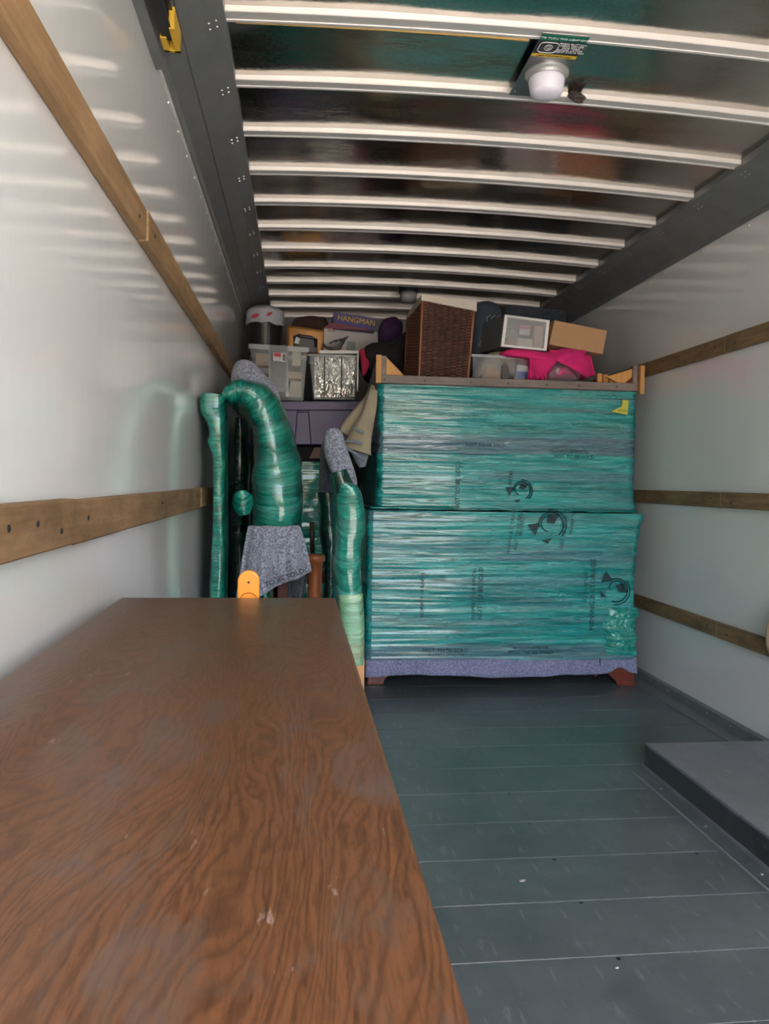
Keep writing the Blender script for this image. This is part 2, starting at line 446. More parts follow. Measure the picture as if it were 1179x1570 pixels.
for kk in range(-10, 12):
    o = b0 if kk == -10 else link('roof_bow', b0.data, ce)
    o.location = (0, BY0+kk*BP, 0)
# grey corner rails between walls and roof
def rail(name, xw, sgn):
    m = MB(); s = sgn
    pr = [(0, -.02), (.012*s, -.024), (.018*s, 0), (.07*s, .045), (.074*s, .042), (.135*s, .085), (.19*s, .112), (.19*s, .15), (0, .15)]
    V = [(xw+a, y, ZR+b) for y in (YB, YF) for a, b in pr]; n = len(pr)
    m.add(V, [[j, (j+1) % n, n+(j+1) % n, n+j] for j in range(n)]+[list(range(n)), list(range(n, 2*n))])
    r_ = m.build(name, RAILM, kind='structure')
    rv = MB().lathe([(.006, 0), (.0055, .0018), (.002, .003)], (0, 0, 0), 8, 'X')
    rm = None
    for i in range(28):
        y = 2.12+i*.2012-(.8 if False else 0)
        if y > 6.5: break
        if rm is None: ob = rv.build('rivet', STEEL, r_); rm = ob.data
        else: ob = link('rivet', rm, r_)
        ob.location = (xw+.0, y, 2.298 if s < 0 else 2.285); ob.rotation_euler.z = math.pi if s < 0 else 0
    rz = None
    for i in range(9):
        for dx, dy in ((.165, 0), (.145, 0), (.165, .03), (.145, .03)):
            if rz is None: ob = MB().lathe([(.004, 0), (.003, -.0025)], (0, 0, 0), 6).build('bow_rivet', STEEL, r_); rz = ob.data
            else: ob = link('bow_rivet', rz, r_)
            ob.location = (xw+dx*s, BY0+i*BP+dy+.01, ZR+.112-(.19-dx)*.49)
    return r_
rail('trim_1', XL, 1); rail('trim_2', XR, -1)
# pale edge strip where the left wall panel meets the rail
MB().box(XL, XL+.004, 2.33, YF, 2.305, 2.318).build('trim_3', WHITEP, kind='structure')
# wooden rub slats
def slats(name, xw, s, z0, z1, joints, mat, ends=True):
    t = struct(name)
    for i in range(len(joints)-1):
        a, b = joints[i], joints[i+1]; m = MB(); dz = random.uniform(-.003, .003); th = .026+(.004 if i % 2 else 0)
        m.box(min(xw, xw+s*th), max(xw, xw+s*th), a+.0015, b-.0015, z0+dz, z1+dz, bev=.003)
        p = m.build('slat_board', mat, t)
        if i and ends: MB().box(min(xw, xw+s*(th+.003)), max(xw, xw+s*(th+.003)), a-.008, a+.001, z0+.002, z1-.002).build('slat_end', ENDG, t)
        for y in (a+.09, (a+b)/2, b-.09):
            MB().lathe([(.006, 0), (.003, -.002*-s)], (xw+s*(th), y, (z0+z1)/2+random.uniform(-.015, .015)), 8, 'X').build('slat_screw', BPR, t)
slats('trim_4', XL, 1, 1.722, 1.80, [YB, 2.05, 4.5, 6.7], SLAT_L, False)
slats('trim_5', XL, 1, .998, 1.077, [YB, 1.0, 1.415, 3.2, 6.0], SLAT_W, False)
slats('trim_6', XR, -1, 1.745, 1.822, [YB, 1.2, 3.44, 6.0], SLAT_R)
slats('trim_7', XR, -1, 1.025, 1.098, [YB, 1.2, 3.43, 6.0], SLAT_R)
slats('trim_8', XR, -1, .413, .482, [YB, 1.2, 3.425, 6.0], SLAT_R)
# floor trims
def kick(name, xw, s):
    m = MB(); pr = [(0, 0), (.10*s, 0), (.10*s, .004), (.032*s, .009), (.024*s, .052), (0, .056)]; n = len(pr)
    V = [(xw+a, y, b) for y in (YB, YF) for a, b in pr]
    m.add(V, [[j, (j+1) % n, n+(j+1) % n, n+j] for j in range(n)]+[list(range(n)), list(range(n, 2*n))])
    t = m.build(name, RAILM, kind='structure'); rm = None
    for i in range(15):
        if rm is None: ob = MB().lathe([(.006, 0), (.003, .003*s)], (0, 0, 0), 8, 'X').build('trim_screw', STEEL, t); rm = ob.data
        else: ob = link('trim_screw', rm, t)
        ob.location = (xw+.028*s, 2.28+i*.2, .035)
kick('baseboard_left', XL, 1); kick('baseboard_right', XR, -1)
# wheel well cover
ww = struct('trim_9')
WX = 1.385
MB().box(WX, XR-.002, YB+.02, 2.89, .0, .102).build('cover_top', WELL, ww, bevel=.004)
MB().box(WX-.0045, WX-.0005, YB+.03, 2.886, .004, .092).build('cover_side', floormat('dark_side', (.028, .032, .036), (.06, .065, .07)), ww, label='dark side panel of the cover')  # side face darker than the top of the cover
MB().box(WX-.014, WX-.005, YB+.02, 2.895, .001, .018, bev=.002).build('cover_lip', WELL, ww)
MB().box(WX-.062, WX-.013, YB+.02, 2.86, .001, .007, bev=.0015).build('cover_flange', FLOOR, ww)
MB().box(WX-.070, WX-.064, YB+.02, 2.87, .0002, .0035).build('sealant_line', JOINT, ww)
for i in range(8):
    MB().lathe([(.006, 0), (.003, .003)], (WX-.04, .5+i*.31, .007), 8).build('cover_screw', STEEL, ww)
# door track hanging under the left rail
t = thing('door_track', 'black steel door track with yellow painted end under the left roof rail', 'track', (-.345, .8, 2.30))
m = MB(); m.box(-.37, -.362, YB+.1, 2.15, 2.275, 2.325); m.box(-.362, -.335, YB+.1, 2.15, 2.318, 2.325); m.box(-.362, -.34, YB+.1, 2.15, 2.275, 2.281); m.build('track_channel', DARKSTEEL, t)
m = MB(); m.box(-.374, -.358, 2.135, 2.205, 2.272, 2.29); m.box(-.344, -.33, 2.09, 2.205, 2.272, 2.328); m.box(-.374, -.33, 2.195, 2.205, 2.272, 2.30); m.build('track_stop', YEL, t, label='yellow painted track end')
MB().box(-.414, -.385, -.9, 2.30, 2.272, 2.33).build('track_bracket', RAILM, t)

# ================================================================ ceiling light with sign plate
PZ = 2.441+arch(.78)
t = thing('ceiling_light', 'round frosted dome light on steel plate with green, black and yellow sign', 'light', (.775, 2.44, PZ))
MB().box(.717, .866, 2.322, 2.70, PZ, PZ+.003).build('mounting_plate', plain('brushed_plate', (.32, .32, .32), .3, .9), t)
yT = 2.328
MB().box(.719, .864, yT, yT+.030, PZ-.001, PZ).build('sign_green_band', GRN, t)
MB().box(.719, .864, yT+.030, yT+.102, PZ-.001, PZ).build('sign_black_panel', BPR, t)
MB().box(.719, .864, yT+.102, yT+.120, PZ-.001, PZ).build('sign_yellow_band', YPR, t)
dn = lambda x, y: Matrix.Translation((x, y, PZ-.0015)) @ Matrix.Rotation(math.pi, 4, 'X')
text_mesh('TO TURN THIS LIGHT ON', .0125, 'sign_heading', WPR, t, dn(.7915, yT+.020))
text_mesh('PRESS BUTTON\nNEAR DRIVER\nSIDE REAR\nDOOR LATCH\nLIGHT STAYS ON', .0125, 'sign_text', WPR, t, dn(.829, yT+.044))
text_mesh('LIGHT TURNS OFF BY ITSELF', .009, 'sign_footer', BPR, t, dn(.7915, yT+.115))
m = MB(); cx_, cy_ = .757, yT+.066
pts = []
for i in range(33):
    a = 6.2832*i/32; c_, s_ = math.cos(a), math.sin(a)
    pts.append((cx_+.030*math.copysign(abs(c_)**.5, c_), cy_+.028*math.copysign(abs(s_)**.5, s_), PZ-.0015))
m.tube(pts, .0013, 4)
m.tube([(cx_+.012*math.cos(6.2832*i/16), cy_+.015*math.sin(6.2832*i/16), PZ-.0015) for i in range(17)], .001, 4)
m.tube([(cx_+.006*math.cos(6.2832*i/12), cy_+.007*math.sin(6.2832*i/12), PZ-.0015) for i in range(13)], .001, 4)
m.build('sign_symbol', WPR, t)
LC = (.802, 2.545)
MB().lathe([(.072, 0), (.072, -.006), (.066, -.012), (.064, -.02)], (LC[0], LC[1], PZ), 32).build('light_base', plain('light_ring', (.5, .5, .48), .35, .6), t, smooth=False)
dm = MB(); prof_ = [(.059, -.018), (.059, -.032), (.053, -.062), (.048, -.070), (.032, -.076), (.001, -.078)]
dm.lathe(prof_, (LC[0], LC[1], PZ), 40); dm.build('light_dome', DOME, t, smooth=True)
for dx, dy in ((-.06, .165), (.055, .165), (-.06, -.165), (.055, -.165)):
    MB().lathe([(.004, 0), (.003, -.002)], (.7915+dx, 2.511+dy, PZ), 8).build('plate_screw', STEEL, t)
# far light
t = thing('ceiling_light', 'small clear dome light on the roof beside the wicker hamper', 'light', (.77, 5.6, 2.44))
MB().lathe([(.07, .03), (.07, -.0)], (.775, 5.58, 2.44+arch(.77)-.0), 24).build('light_base', DARKSTEEL, t)
MB().lathe([(.062, 0), (.06, -.04), (.045, -.065), (.001, -.07)], (.775, 5.58, 2.44+arch(.77)), 24).build('light_dome', clear('far_dome', (.5, .5, .5), .7), t, smooth=True)
# tan yellow strip, wider to the right, along the first bow
m = MB(); pts = [(-.2+i/30*.89, BY0+.066, 2.455+arch(-.2+i/30*.89)) for i in range(31)]
m.tube(pts, [.004+.006*i/30 for i in range(31)], 6)
m.build('bow_strip', YSTRIP, label='tan yellow strip along the roof bow to the dome light', category='bow_strip', smooth=True)
# mud nest
m = MB(); q = (.977, BY0+BP-.004, 2.455+arch(.97))
for i in range(4): m.tube([(q[0]-.025+.004*i+.022*math.cos(a), q[1]-.004*i, q[2]-.006*i+.010*math.sin(a)) for a in np.linspace(0, 5.4, 9)], .006, 6)
m.build('mud_nest', MUD, label='small dark curled mud nest stuck on the roof bow beside the light', category='nest', smooth=True)
m = MB(); 
for x in (1.21, 1.245): m.lathe([(.006, 0), (.005, -.008), (.001, -.01)], (x, BY0-.012, 2.478+arch(x)), 8)
m.build('mud_spot', MUD, label='two dark specks on the nearest roof bow above the light', category='dirt', kind='stuff')

# ================================================================ OAK SIDEBOARD in front
t = thing('sideboard', 'long brown oak sideboard with scratched top against the left wall', 'sideboard', (-.14, .6, 0))
TX0, TX1, TY0, TY1, TZ = -.372, .087, -.22, 1.705, .86
m = MB(); m.box(TX0, TX1, TY0, TY1, TZ-.024, TZ); m.build('top_board', OAK, t, bevel=.004)
OAKD = wood('oak_body', (.10, .035, .014), (.17, .065, .028), .45, 'Y', .3)
m = MB(); m.box(TX0+.012, TX1-.018, TY0+.015, TY1-.02, .09, TZ-.024); m.build('carcass', OAKD, t, bevel=.002)
m = MB(); m.box(TX0+.03, TX1-.05, TY0+.04, TY1-.05, .0, .09); m.build('plinth', OAKD, t)
for i in range(3):
    ya = TY0+.035+i*.628
    d = MB().box(TX1-.0175, TX1-.006, ya, ya+.60, .13, .62).build('door_panel', OAKD, t, bevel=.002)
    MB().lathe([(.006, 0), (.006, .012), (.012, .016), (.012, .022), (.004, .026)], (TX1-.006, ya+.55, .42), 12, 'X').build('knob', DARKSTEEL, d)
    d = MB().box(TX1-.0175, TX1-.006, ya, ya+.60, .64, .82).build('drawer_front', OAKD, t, bevel=.002)
    MB().lathe([(.006, 0), (.006, .012), (.012, .016), (.012, .022), (.004, .026)], (TX1-.006, ya+.30, .73), 12, 'X').build('knob', DARKSTEEL, d)

# ================================================================ WRAPPED CABINET
t = thing('wrapped_cabinet', 'large two-tier cabinet in green stretch film over grey blankets, open wooden top', 'cabinet', (1.15, 4.5, 0))
cb = t
def wrapbox(x0, x1, y0, y1, z0, z1, name, mat, parent, seed=0., amp=.006, nx=110, nzv=150, edge=None, rad=.03):
    """box wrapped in stretch film: front and both sides as one rippled skin"""
    m = MB(); per = (y1-y0)*2+(x1-x0)
    xa, xb = (y1-y0)/per, 1-(y1-y0)/per
    cols = sorted(set([i/nx for i in range(nx+1)]+[xa-.012, xa-.006, xa, xa+.006, xa+.012, xb-.012, xb-.006, xb, xb+.006, xb+.012]))
    n2 = len(cols)
    V = []; UV = []
    for j in range(nzv+1):
        z = z0+(z1-z0)*j/nzv
        ex = edge(z) if edge else 0
        for c_ in cols:
            sdist = c_*per
            if c_ < xa: p = Vector((x0, y1-sdist, z)); n = Vector((-1, 0, 0))
            elif c_ <= xb: p = Vector((x0+sdist-(y1-y0), y0, z)); n = Vector((0, -1, 0))
            else: p = Vector((x1+ex, y0+sdist-(per-(y1-y0)), z)); n = Vector((1, 0, 0))
            if xa <= c_ <= xb: p.x += ex*(c_-xa)/(xb-xa)
            for cor, cx0, sg in ((xa, x0, -1), (xb, x1+ex, 1)):       # round the corners
                dd = abs(c_-cor)*per
                if dd < rad: p += Vector((-sg*(rad-dd)*.3, (rad-dd)*.3, 0))
            rip = amp*(nz(z*30+seed, sdist*1.3)+.6*nz(z*75, sdist*2.6, seed)+.5*nz(z*5, sdist*4, seed+3))
            V.append(p+n*(rip+.0)); UV.append((z, sdist))
    fs = [[j*n2+i, j*n2+i+1, (j+1)*n2+i+1, (j+1)*n2+i] for j in range(nzv) for i in range(n2-1)]
    m.add(V, fs, UV)
    b = len(V); e0 = [0, n2-1]                                        # back and top closed off
    m.add([V[0], V[n2-1], V[nzv*n2+n2-1], V[nzv*n2]], [[0, 1, 2, 3]], [(0, 0)]*4)
    m.add([V[nzv*n2+i] for i in range(n2)], [list(range(n2))], [(UV[nzv*n2+i][1], .3) for i in range(n2)])
    m.add([V[i] for i in range(n2)], [list(range(n2))], [(UV[i][1], .3) for i in range(n2)])
    return m.build(name, mat, parent, smooth=True)
bul = lambda z: .022*math.exp(-((z-.955)/.05)**2)-.012*math.exp(-((z-.62)/.2)**2)+.006*math.sin(z*9)
wrapbox(.372, 1.895, 4.10, 4.72, .150, .962, 'lower_wrap', FILM_H, t, 0, .005, edge=bul)
wrapbox(.434, 1.925, 4.25, 5.38, .970, 1.652, 'upper_wrap', FILM_H, t, 5, .005, nzv=130, edge=lambda z: .018*math.exp(-((z-1.0)/.05)**2))
# slack fold of film at the step between the tiers
m = MB(); pts = [(.40+i/40*1.53, 4.235-.004*math.sin(i*.9), .972+.006*nz(i*.4, 2.)) for i in range(41)]
m.tube(pts, [.008+.004*nz(i*.5, 9) for i in range(41)], 6); 
for k_ in list(range(len(m.f))): m.uv[k_] = [(m.v[i][2]*2, m.v[i][0]) for i in m.f[k_]]
m.build('film_roll', FILM_H, t, smooth=True)
# film seam bands crossing the front
def band(pxs, Y, name, wpx):
    m = MB(); n = 60
    def fn(u_, v_):
        x = pxs[0][0]+u_*(pxs[-1][0]-pxs[0][0])
        y = np.interp(x, [a for a, b in pxs], [b for a, b in pxs])+ (v_-.5)*wpx*(1+.5*nz(x*.02, 3.))
        p = P(x, y, Y); p.y -= .003*math.sin(math.pi*v_)+.001; return p, (p.z*1.0+u_*.3, p.x)
    grid(m, fn, n, 3); return m.build(name, FILM_H, t, smooth=True)
# blanket hem below the film
m = MB()
def hem(u_, v_):
    x = .376+u_*(1.895-.376); zb = .068+.010*math.sin(u_*9)-.008*math.exp(-((u_-.80)/.05)**2)+.030*math.exp(-((u_-.935)/.03)**2)
    z = .158-(.158-zb)*v_; y = 4.108-.018*v_*(1+.6*math.sin(u_*31))-.006*math.sin(u_*60)*v_
    return Vector((x, y, z)), (u_, v_)
grid(m, hem, 120, 6)
hm = m.build('blanket_hem', BLK_V, t, smooth=True); sm = hm.modifiers.new('s', 'SOLIDIFY'); sm.thickness = .008
m = MB(); m.box(1.676, 1.679, 4.083, 4.089, .075, .16); m.build('hem_seam', INKD, t)
MB().box(.40, 1.87, 4.13, 4.70, .085, .16).build('base_panel', MAHO, t)
# bracket feet
for x0_, x1_ in ((.40, .60), (1.66, 1.885)):
    m = MB(); xs = np.linspace(x0_, x1_, 25); lft = x0_ < 1
    def zb(x):
        q = (x-x0_)/(x1_-x0_); q = q if lft else 1-q
        return .002 if q < .42 else .05-.022*math.cos((q-.42)*9)+.02*(q-.42)
    F1 = [(x, 4.105, zb(x)) for x in xs]+[(x, 4.105, .10) for x in reversed(xs)]
    n = len(F1); m.add(F1+[(a, b+.03, c) for a, b, c in F1], [list(range(n)), list(range(n, 2*n))]+[[i, (i+1) % n, n+(i+1) % n, n+i] for i in range(n)])
    xo = x0_ if lft else x1_-.03
    m.box(xo, xo+.03, 4.13, 4.28, .002, .10)
    m.box(xo+(-.004 if lft else -.04), xo+(.07 if lft else .034), 4.098, 4.14, .002, .022)
    ft = m.build('bracket_foot', MAHO, t, bevel=.002)
    if lft: ft.location.y += .09
# writing on the blanket, seen through the film
def mark(body, px, py, size, Y, rot=0, mat=INK, name='blanket_print', sx=1., flip=False):
    mt = fr(px, py, Y) @ Matrix.Rotation(math.radians(rot), 4, 'Z') @ Matrix.Scale(sx, 4, (1, 0, 0))
    if flip: mt = mt @ Matrix.Scale(-1, 4, (1, 0, 0))
    return text_mesh(body, size, name, mat, cb, mt)
YL, YU = 4.088, 4.238
mark('NOT TO BE SOLD', 683, 1000, .030, YL, sx=1.05); mark('PROPERTY OF RENTAL', 684, 1006, .020, YL)
mark('NOT TO BE SOLD', 814, 1003, .030, YL, sx=1.05); mark('PROPERTY OF RENTAL', 814, 995, .020, YL)
mark('NOT TO BE SOLD', 880, 703, .030, YU); mark('PROPERTY OF RENTAL', 873, 694, .022, YU)
mark('NOT TO BE SOLD', 745, 685, .028, YU); mark('NOT TO BE SOLD', 740, 910, .036, YL, 90); mark('PROPERTY OF RENTAL', 729, 910, .028, YL, 90)
mark('MOVING & STORAGE', 912, 912, .038, YL, 90, sx=1.1); mark('NOT TO BE SOLD', 900, 900, .022, YL, 90)
mark('MOVING & STORAGE', 786, 815, .026, YL, 84); mark('NOT TO BE SOLD', 797, 812, .028, YL, 84); mark('PROPERTY', 803, 805, .026, YL, 84)
mark('NOT TO BE SOLD', 868, 812, .028, YL, 82); mark('PROPERTY', 880, 803, .026, YL, 82); mark('NOT TO BE SOLD', 705, 745, .034, YU, 90); mark('RENTAL', 786, 735, .03, YU, 90)
mark('PROPERTY OF RENTAL', 650, 912, .024, YL, 90)
# round emblems printed on the blankets
def emblem(px, py, s_, Y, rot):
    m = MB(); c = P(px, py, Y); R_ = Matrix.Rotation(math.radians(rot), 3, 'Y')
    q = lambda x, z: c+R_ @ Vector((x*s_, 0, z*s_))
    m.tube([q(.5*math.cos(a), .5*math.sin(a)) for a in np.linspace(-.9, 3.3, 24)], .0035, 4)
    m.tube([q(.62*math.cos(a), .6*math.sin(a)) for a in np.linspace(-.7, 1.8, 16)], .003, 4)
    m.tube([q(-.1+.3*math.cos(a), .05+.3*math.sin(a)) for a in np.linspace(.5, 4.6, 16)], .003, 4)
    for tri in ([(-.95, .0), (-.45, .08), (-.62, -.42)], [(-.1, .45), (.35, .40), (.12, .05), (-.2, .1)], [(-.35, -.62), (.05, -.50), (-.1, -.72)]):
        m.add([q(*a) for a in tri]+[q(*a)+Vector((0, .002, 0)) for a in tri], [list(range(len(tri))), list(range(len(tri), 2*len(tri)))])
    m.build('printed_emblem', INK, cb)
emblem(845, 805, .14, YL, 0); emblem(945, 905, .13, YL, 60); emblem(800, 752, .10, YU, 10)
# yellow-green sticker
m = MB(); c = [P(*a, 4.232) for a in ((937, 631), (962, 636), (964, 614), (955, 613), (953, 623))]
m.add(c+[a+Vector((0, .004, 0)) for a in c], [list(range(5)), list(range(5, 10))]+[[i, (i+1) % 5, 5+(i+1) % 5, 5+i] for i in range(5)])
m.build('tape_patch', YTAG, t, label='yellow-green sticker patch')
text_mesh('FRAGILE', .014, 'patch_print', BPR, t, fr(954, 631, 4.229))
# crumpled knot of film, lower right
FILM_L = film('film_bright', (0., .26, .21), (.02, .46, .38), (.25, .75, .62), thin=0, su=3.2)
m = MB()
def knot(u_, v_):
    px = 928+u_*47+9*nz(v_*4, 1)+10*(v_-.5)**2; py = 932+v_*74
    p = P(px, py, 4.085); e_ = math.sin(math.pi*u_)*math.sin(math.pi*v_)
    p.y -= e_*(.022+.02*nz(u_*9, v_*9)+.012*nz(u_*25, v_*22, 4)); p.y += .016*(1-min(1, e_*3)); return p, (v_*.3, u_*.3)
grid(m, knot, 40, 46); m.build('film_knot', FILM_L, t, smooth=True)
# open bin frame on top of the cabinet: front board, posts, corner braces
fm = cb
m = MB(); m.box(.432, 1.905, 4.235, 4.255, 1.656, 1.700, bev=.002); m.build('front_board', PLY, fm)
for i, px in enumerate((589, 651, 722, 779, 838, 888, 945)):
    q = P(px, 581+(px-589)*.030+2, 4.235); MB().lathe([(.005, 0), (.005, -.0015), (.002, -.002)], (q.x, 4.235, 1.675), 8, 'Y').build('board_screw', BPR, fm)
m = MB(); m.box(.432, 1.90, 4.256, 5.4, 1.655, 1.662); m.build('bottom_board', PLY, fm)
MB().box(.418, .446, 4.226, 4.254, 1.655, 1.806).build('corner_post', GOLD, fm); MB().box(.448, .476, 4.257, 4.285, 1.66, 1.806).build('corner_post', PLY, fm, label='grey-brown inner corner post')
MB().box(1.925, 1.948, 4.226, 4.256, 1.64, 1.800).build('corner_post', GOLD, fm); MB().box(1.892, 1.922, 4.257, 4.285, 1.66, 1.800).build('corner_post', PLY, fm, label='grey-brown inner corner post')
def tri(name, a, b, c, th, mat):
    m = MB(); v = [Vector(a), Vector(b), Vector(c)]; m.add(v+[x+Vector((0, th, 0)) for x in v], [[0, 1, 2], [5, 4, 3], [0, 1, 4, 3], [1, 2, 5, 4], [2, 0, 3, 5]]); return m.build(name, mat, fm)
tri('corner_brace', (.478, 4.262, 1.80), (.478, 4.262, 1.662), (.62, 4.262, 1.662), .018, GOLD)
tri('corner_brace', (1.890, 4.262, 1.785), (1.890, 4.262, 1.662), (1.74, 4.262, 1.735), .018, GOLD)
tri('corner_brace', (1.890, 4.258, 1.74), (1.890, 4.258, 1.662), (1.80, 4.258, 1.662), .003, MAHO)
for i in range(5):
    x = 1.705+i*.036; MB().box(x, x+.028, 4.31, 4.33, 1.663, 1.760-.004*i, bev=.003).build('rear_slat', GOLD, fm)
# left side board sloping down to the back
m = MB(); v = [(.425, 4.257, 1.80), (.425, 5.2, 1.62), (.425, 5.2, 1.50), (.425, 4.257, 1.655)]
m.add(v+[(a+.012, b, c) for a, b, c in v], [[0, 1, 2, 3], [7, 6, 5, 4], [0, 1, 5, 4], [1, 2, 6, 5], [2, 3, 7, 6], [3, 0, 4, 7]]); m.build('side_board', PLY, fm)

# ================================================================ THINGS STANDING IN THE CABINET'S OPEN TOP
def Q(*pts, Y): return [P(a, b, Y) for a, b in pts]
ZT = 1.662      # bottom board of the open frame
# --- wicker hamper
hp = thing('wicker_hamper', 'tall dark brown wicker hamper with cream cloth liner standing in open frame', 'hamper', (.86, 4.6, ZT))
A, B = P(642, 577, 4.42), P(716, 580, 4.42); A.z = B.z = ZT+.002
C_, D_ = P(727, 472, 4.42), P(648, 458, 4.42)
fdir = Vector((0, 1, 0))
back = Vector((-.035, .34, 0))
m = MB(); e = .012
ins = [A+Vector((e, e, .0)), B+Vector((-e, e, .0)), C_+Vector((-e, e, 0)), D_+Vector((e, e, 0))]
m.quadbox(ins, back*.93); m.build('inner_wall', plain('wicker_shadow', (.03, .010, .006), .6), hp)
def bil(u_, v_): return A*(1-u_)*(1-v_)+B*u_*(1-v_)+C_*u_*v_+D_*(1-u_)*v_
m = MB(); NC, NR = 8, 27
for r_ in range(NR):
    for c_ in range(NC):
        if (r_+c_) % 2 and False: continue
        u0, u1 = c_/NC, (c_+1)/NC; v0, v1 = (r_+.2)/NR*.965, (r_+.8)/NR*.965
        off = .5*(c_ % 2)/NR
        v0 += off; v1 += off
        ring = []
        for k_, (uu, dep) in enumerate(((u0+.006, .006), ((u0+u1)/2-.02, -.012-.003*random.random()), ((u0+u1)/2+.02, -.013), (u1-.006, .006))):
            dv = random.uniform(-.0012, .0012)
            for vv, dd in ((v0, .003), ((v0+v1)/2, -.003), (v1, .003), ((v0+v1)/2, .007)):
                ring.append(bil(uu, vv+dv)+Vector((0, dep+dd, 0)))
        m.add(ring, [[i*4+j, i*4+(j+1) % 4, i*4+4+(j+1) % 4, i*4+4+j] for i in range(3) for j in range(4)]+[[3, 2, 1, 0], [12, 13, 14, 15]])
m.build('front_weave', WICK, hp, smooth=True, kind='stuff')
m = MB()
L0, L1 = A, D_
for r_ in range(NR):
    for c_ in range(6):
        v0, v1 = (r_+.12)/NR*.94, (r_+.88)/NR*.94; u0, u1 = c_/6, (c_+1)/6; ring = []
        off = .5*(c_ % 2)/NR
        for uu, dep in ((u0, .004), ((u0+u1)/2, -.008), (u1, .004)):
            for vv, dd in ((v0, .002), ((v0+v1)/2, -.003), (v1, .002)):
                ring.append(L0.lerp(L1, vv+off)+back*uu+Vector((dep+dd, 0, 0)))
        m.add(ring, [[i*3+j, i*3+j+1, i*3+4+j, i*3+3+j] for i in range(2) for j in range(2)])
m.build('side_weave', WICK, hp, smooth=True, kind='stuff')
for s_, e_ in ((A, D_), (B, C_), (A+back, D_+back)):
    MB().tube([s_.lerp(e_, i/6) for i in range(7)], .009, 8).build('corner_stake', WICK, hp, smooth=True)
m = MB(); e = Vector((-.004, -.014, 0))
m.quadbox([D_+Vector((-.012, -.016, -.012)), C_+Vector((.012, -.016, -.022)), C_+Vector((.012, -.016, .03)), D_+Vector((-.008, -.016, .024))], (0, .012, 0))
m.quadbox([D_+Vector((-.012, -.008, -.012)), D_+back+Vector((-.012, 0, -.05)), D_+back+Vector((-.008, 0, -.02)), D_+Vector((-.006, -.008, .024))], (.012, 0, 0))
m.quadbox([C_+Vector((.002, -.008, -.022)), C_+back+Vector((.002, 0, -.03)), C_+back+Vector((.002, 0, .02)), C_+Vector((.002, -.008, .03))], (.012, 0, 0))
m.build('cloth_liner', LINER, hp, bevel=.003)
# dark clothes bulging out of the hamper
m = MB()
def hump(u_, v_):
    p = (D_+Vector((.012, .02, .02))).lerp(C_+Vector((-.012, .02, .016)), u_)+back*(v_*.9)
    e_ = math.sin(math.pi*min(1, max(0, v_)))**.5*math.sin(math.pi*u_)**.3
    p.z += e_*(.045+.035*nz(u_*5, v_*3, 1)+.012*nz(u_*15, v_*9))-.01; return p, (u_, v_)
grid(m, hump, 36, 18); m.build('clothes_heap', BROWNC, smooth=True, label='heap of dark brown clothes bulging from top of the wicker hamper', category='clothes', kind='stuff')
# --- slate blanket bundle with clear tape loops, right of the hamper
def bundle(name, mat, label, cat, outline, Y, depth, amp=.01, group=None, seed=0., kindstuff=False, parent=None):
    """soft solid whose front follows a measured outline; swells toward the middle and is rippled"""
    pts = [P(a, b, Y) for a, b in outline]; c = sum(pts, Vector())/len(pts); m = MB(); rings = []
    n = 48; dens = []
    per = [0]
    for i in range(len(pts)): per.append(per[-1]+(pts[(i+1) % len(pts)]-pts[i]).length)
    for k_ in range(n):
        s_ = per[-1]*k_/n; i = max(j for j in range(len(pts)) if per[j] <= s_+1e-9); q = (s_-per[i])/(per[i+1]-per[i])
        dens.append(pts[i].lerp(pts[(i+1) % len(pts)], q))
    dens = [(dens[k_-1]+dens[k_]*2+dens[(k_+1) % n])/4 for k_ in range(n)]
    V = []; UV = []
    levels = [(1, depth), (1.0, depth*.3), (.985, .0), (.93, -.3), (.8, -.55), (.6, -.8), (.35, -.95), (.12, -1)]
    for sc_, dy in levels:
        for k_, d in enumerate(dens):
            p = c+(d-c)*sc_
            yy = dy if dy > 0 else dy*min(.06, depth*.3)
            p.y = Y+yy+(amp*(nz(p.x*14+seed, p.z*14)+.6*nz(p.x*40, p.z*30, seed)) if dy <= 0 else 0)
            V.append(p); UV.append((p.z, p.x))
    V.append(c+Vector((0, -min(.06, depth*.3), 0))); UV.append((c.z, c.x)); V.append(c+Vector((0, depth, 0))); UV.append((c.z, c.x))
    R_ = len(levels)
    fs = [[i*n+j, i*n+(j+1) % n, (i+1)*n+(j+1) % n, (i+1)*n+j] for i in range(R_-1) for j in range(n)]
    fs += [[(R_-1)*n+j, (R_-1)*n+(j+1) % n, R_*n] for j in range(n)]+[[(j+1) % n, j, R_*n+1] for j in range(n)]
    m.add(V, fs, UV)
    tags = {}
    if label: tags['label'] = label; tags['category'] = cat
    if group: tags['group'] = group
    if kindstuff: tags['kind'] = 'stuff'
    return m.build(name, mat, parent, smooth=True, **tags)
bundle('rolled_blanket', BLUEC, 'slate blue rolled blanket standing between wicker hamper and clear drawer box', 'blanket',
       [(722, 578), (724, 480), (732, 462), (752, 460), (768, 470), (772, 500), (764, 577)], 4.72, .30, .008)
m = MB()
for dx in (0, 8, 15):
    m.tube(Q((733+dx*.4, 532), (742+dx*.3, 515), (748+dx*.5, 495), (746+dx, 487), (752+dx, 483), Y=4.66), .0022, 5)
m.build('clear_strap', TAPE, label='thin clear strap looped over the slate blue rolled blanket', category='strap', smooth=True)
# --- grey blanket covered box at the very back right
m = MB(); m.quadbox(Q((775, 585), (868, 587), (868, 476), (776, 466), Y=5.07), (0, .3, 0))
m.build('covered_box', BLK_D, label='large box under dark grey blanket behind the clear drawer box', category='box', bevel=.012)
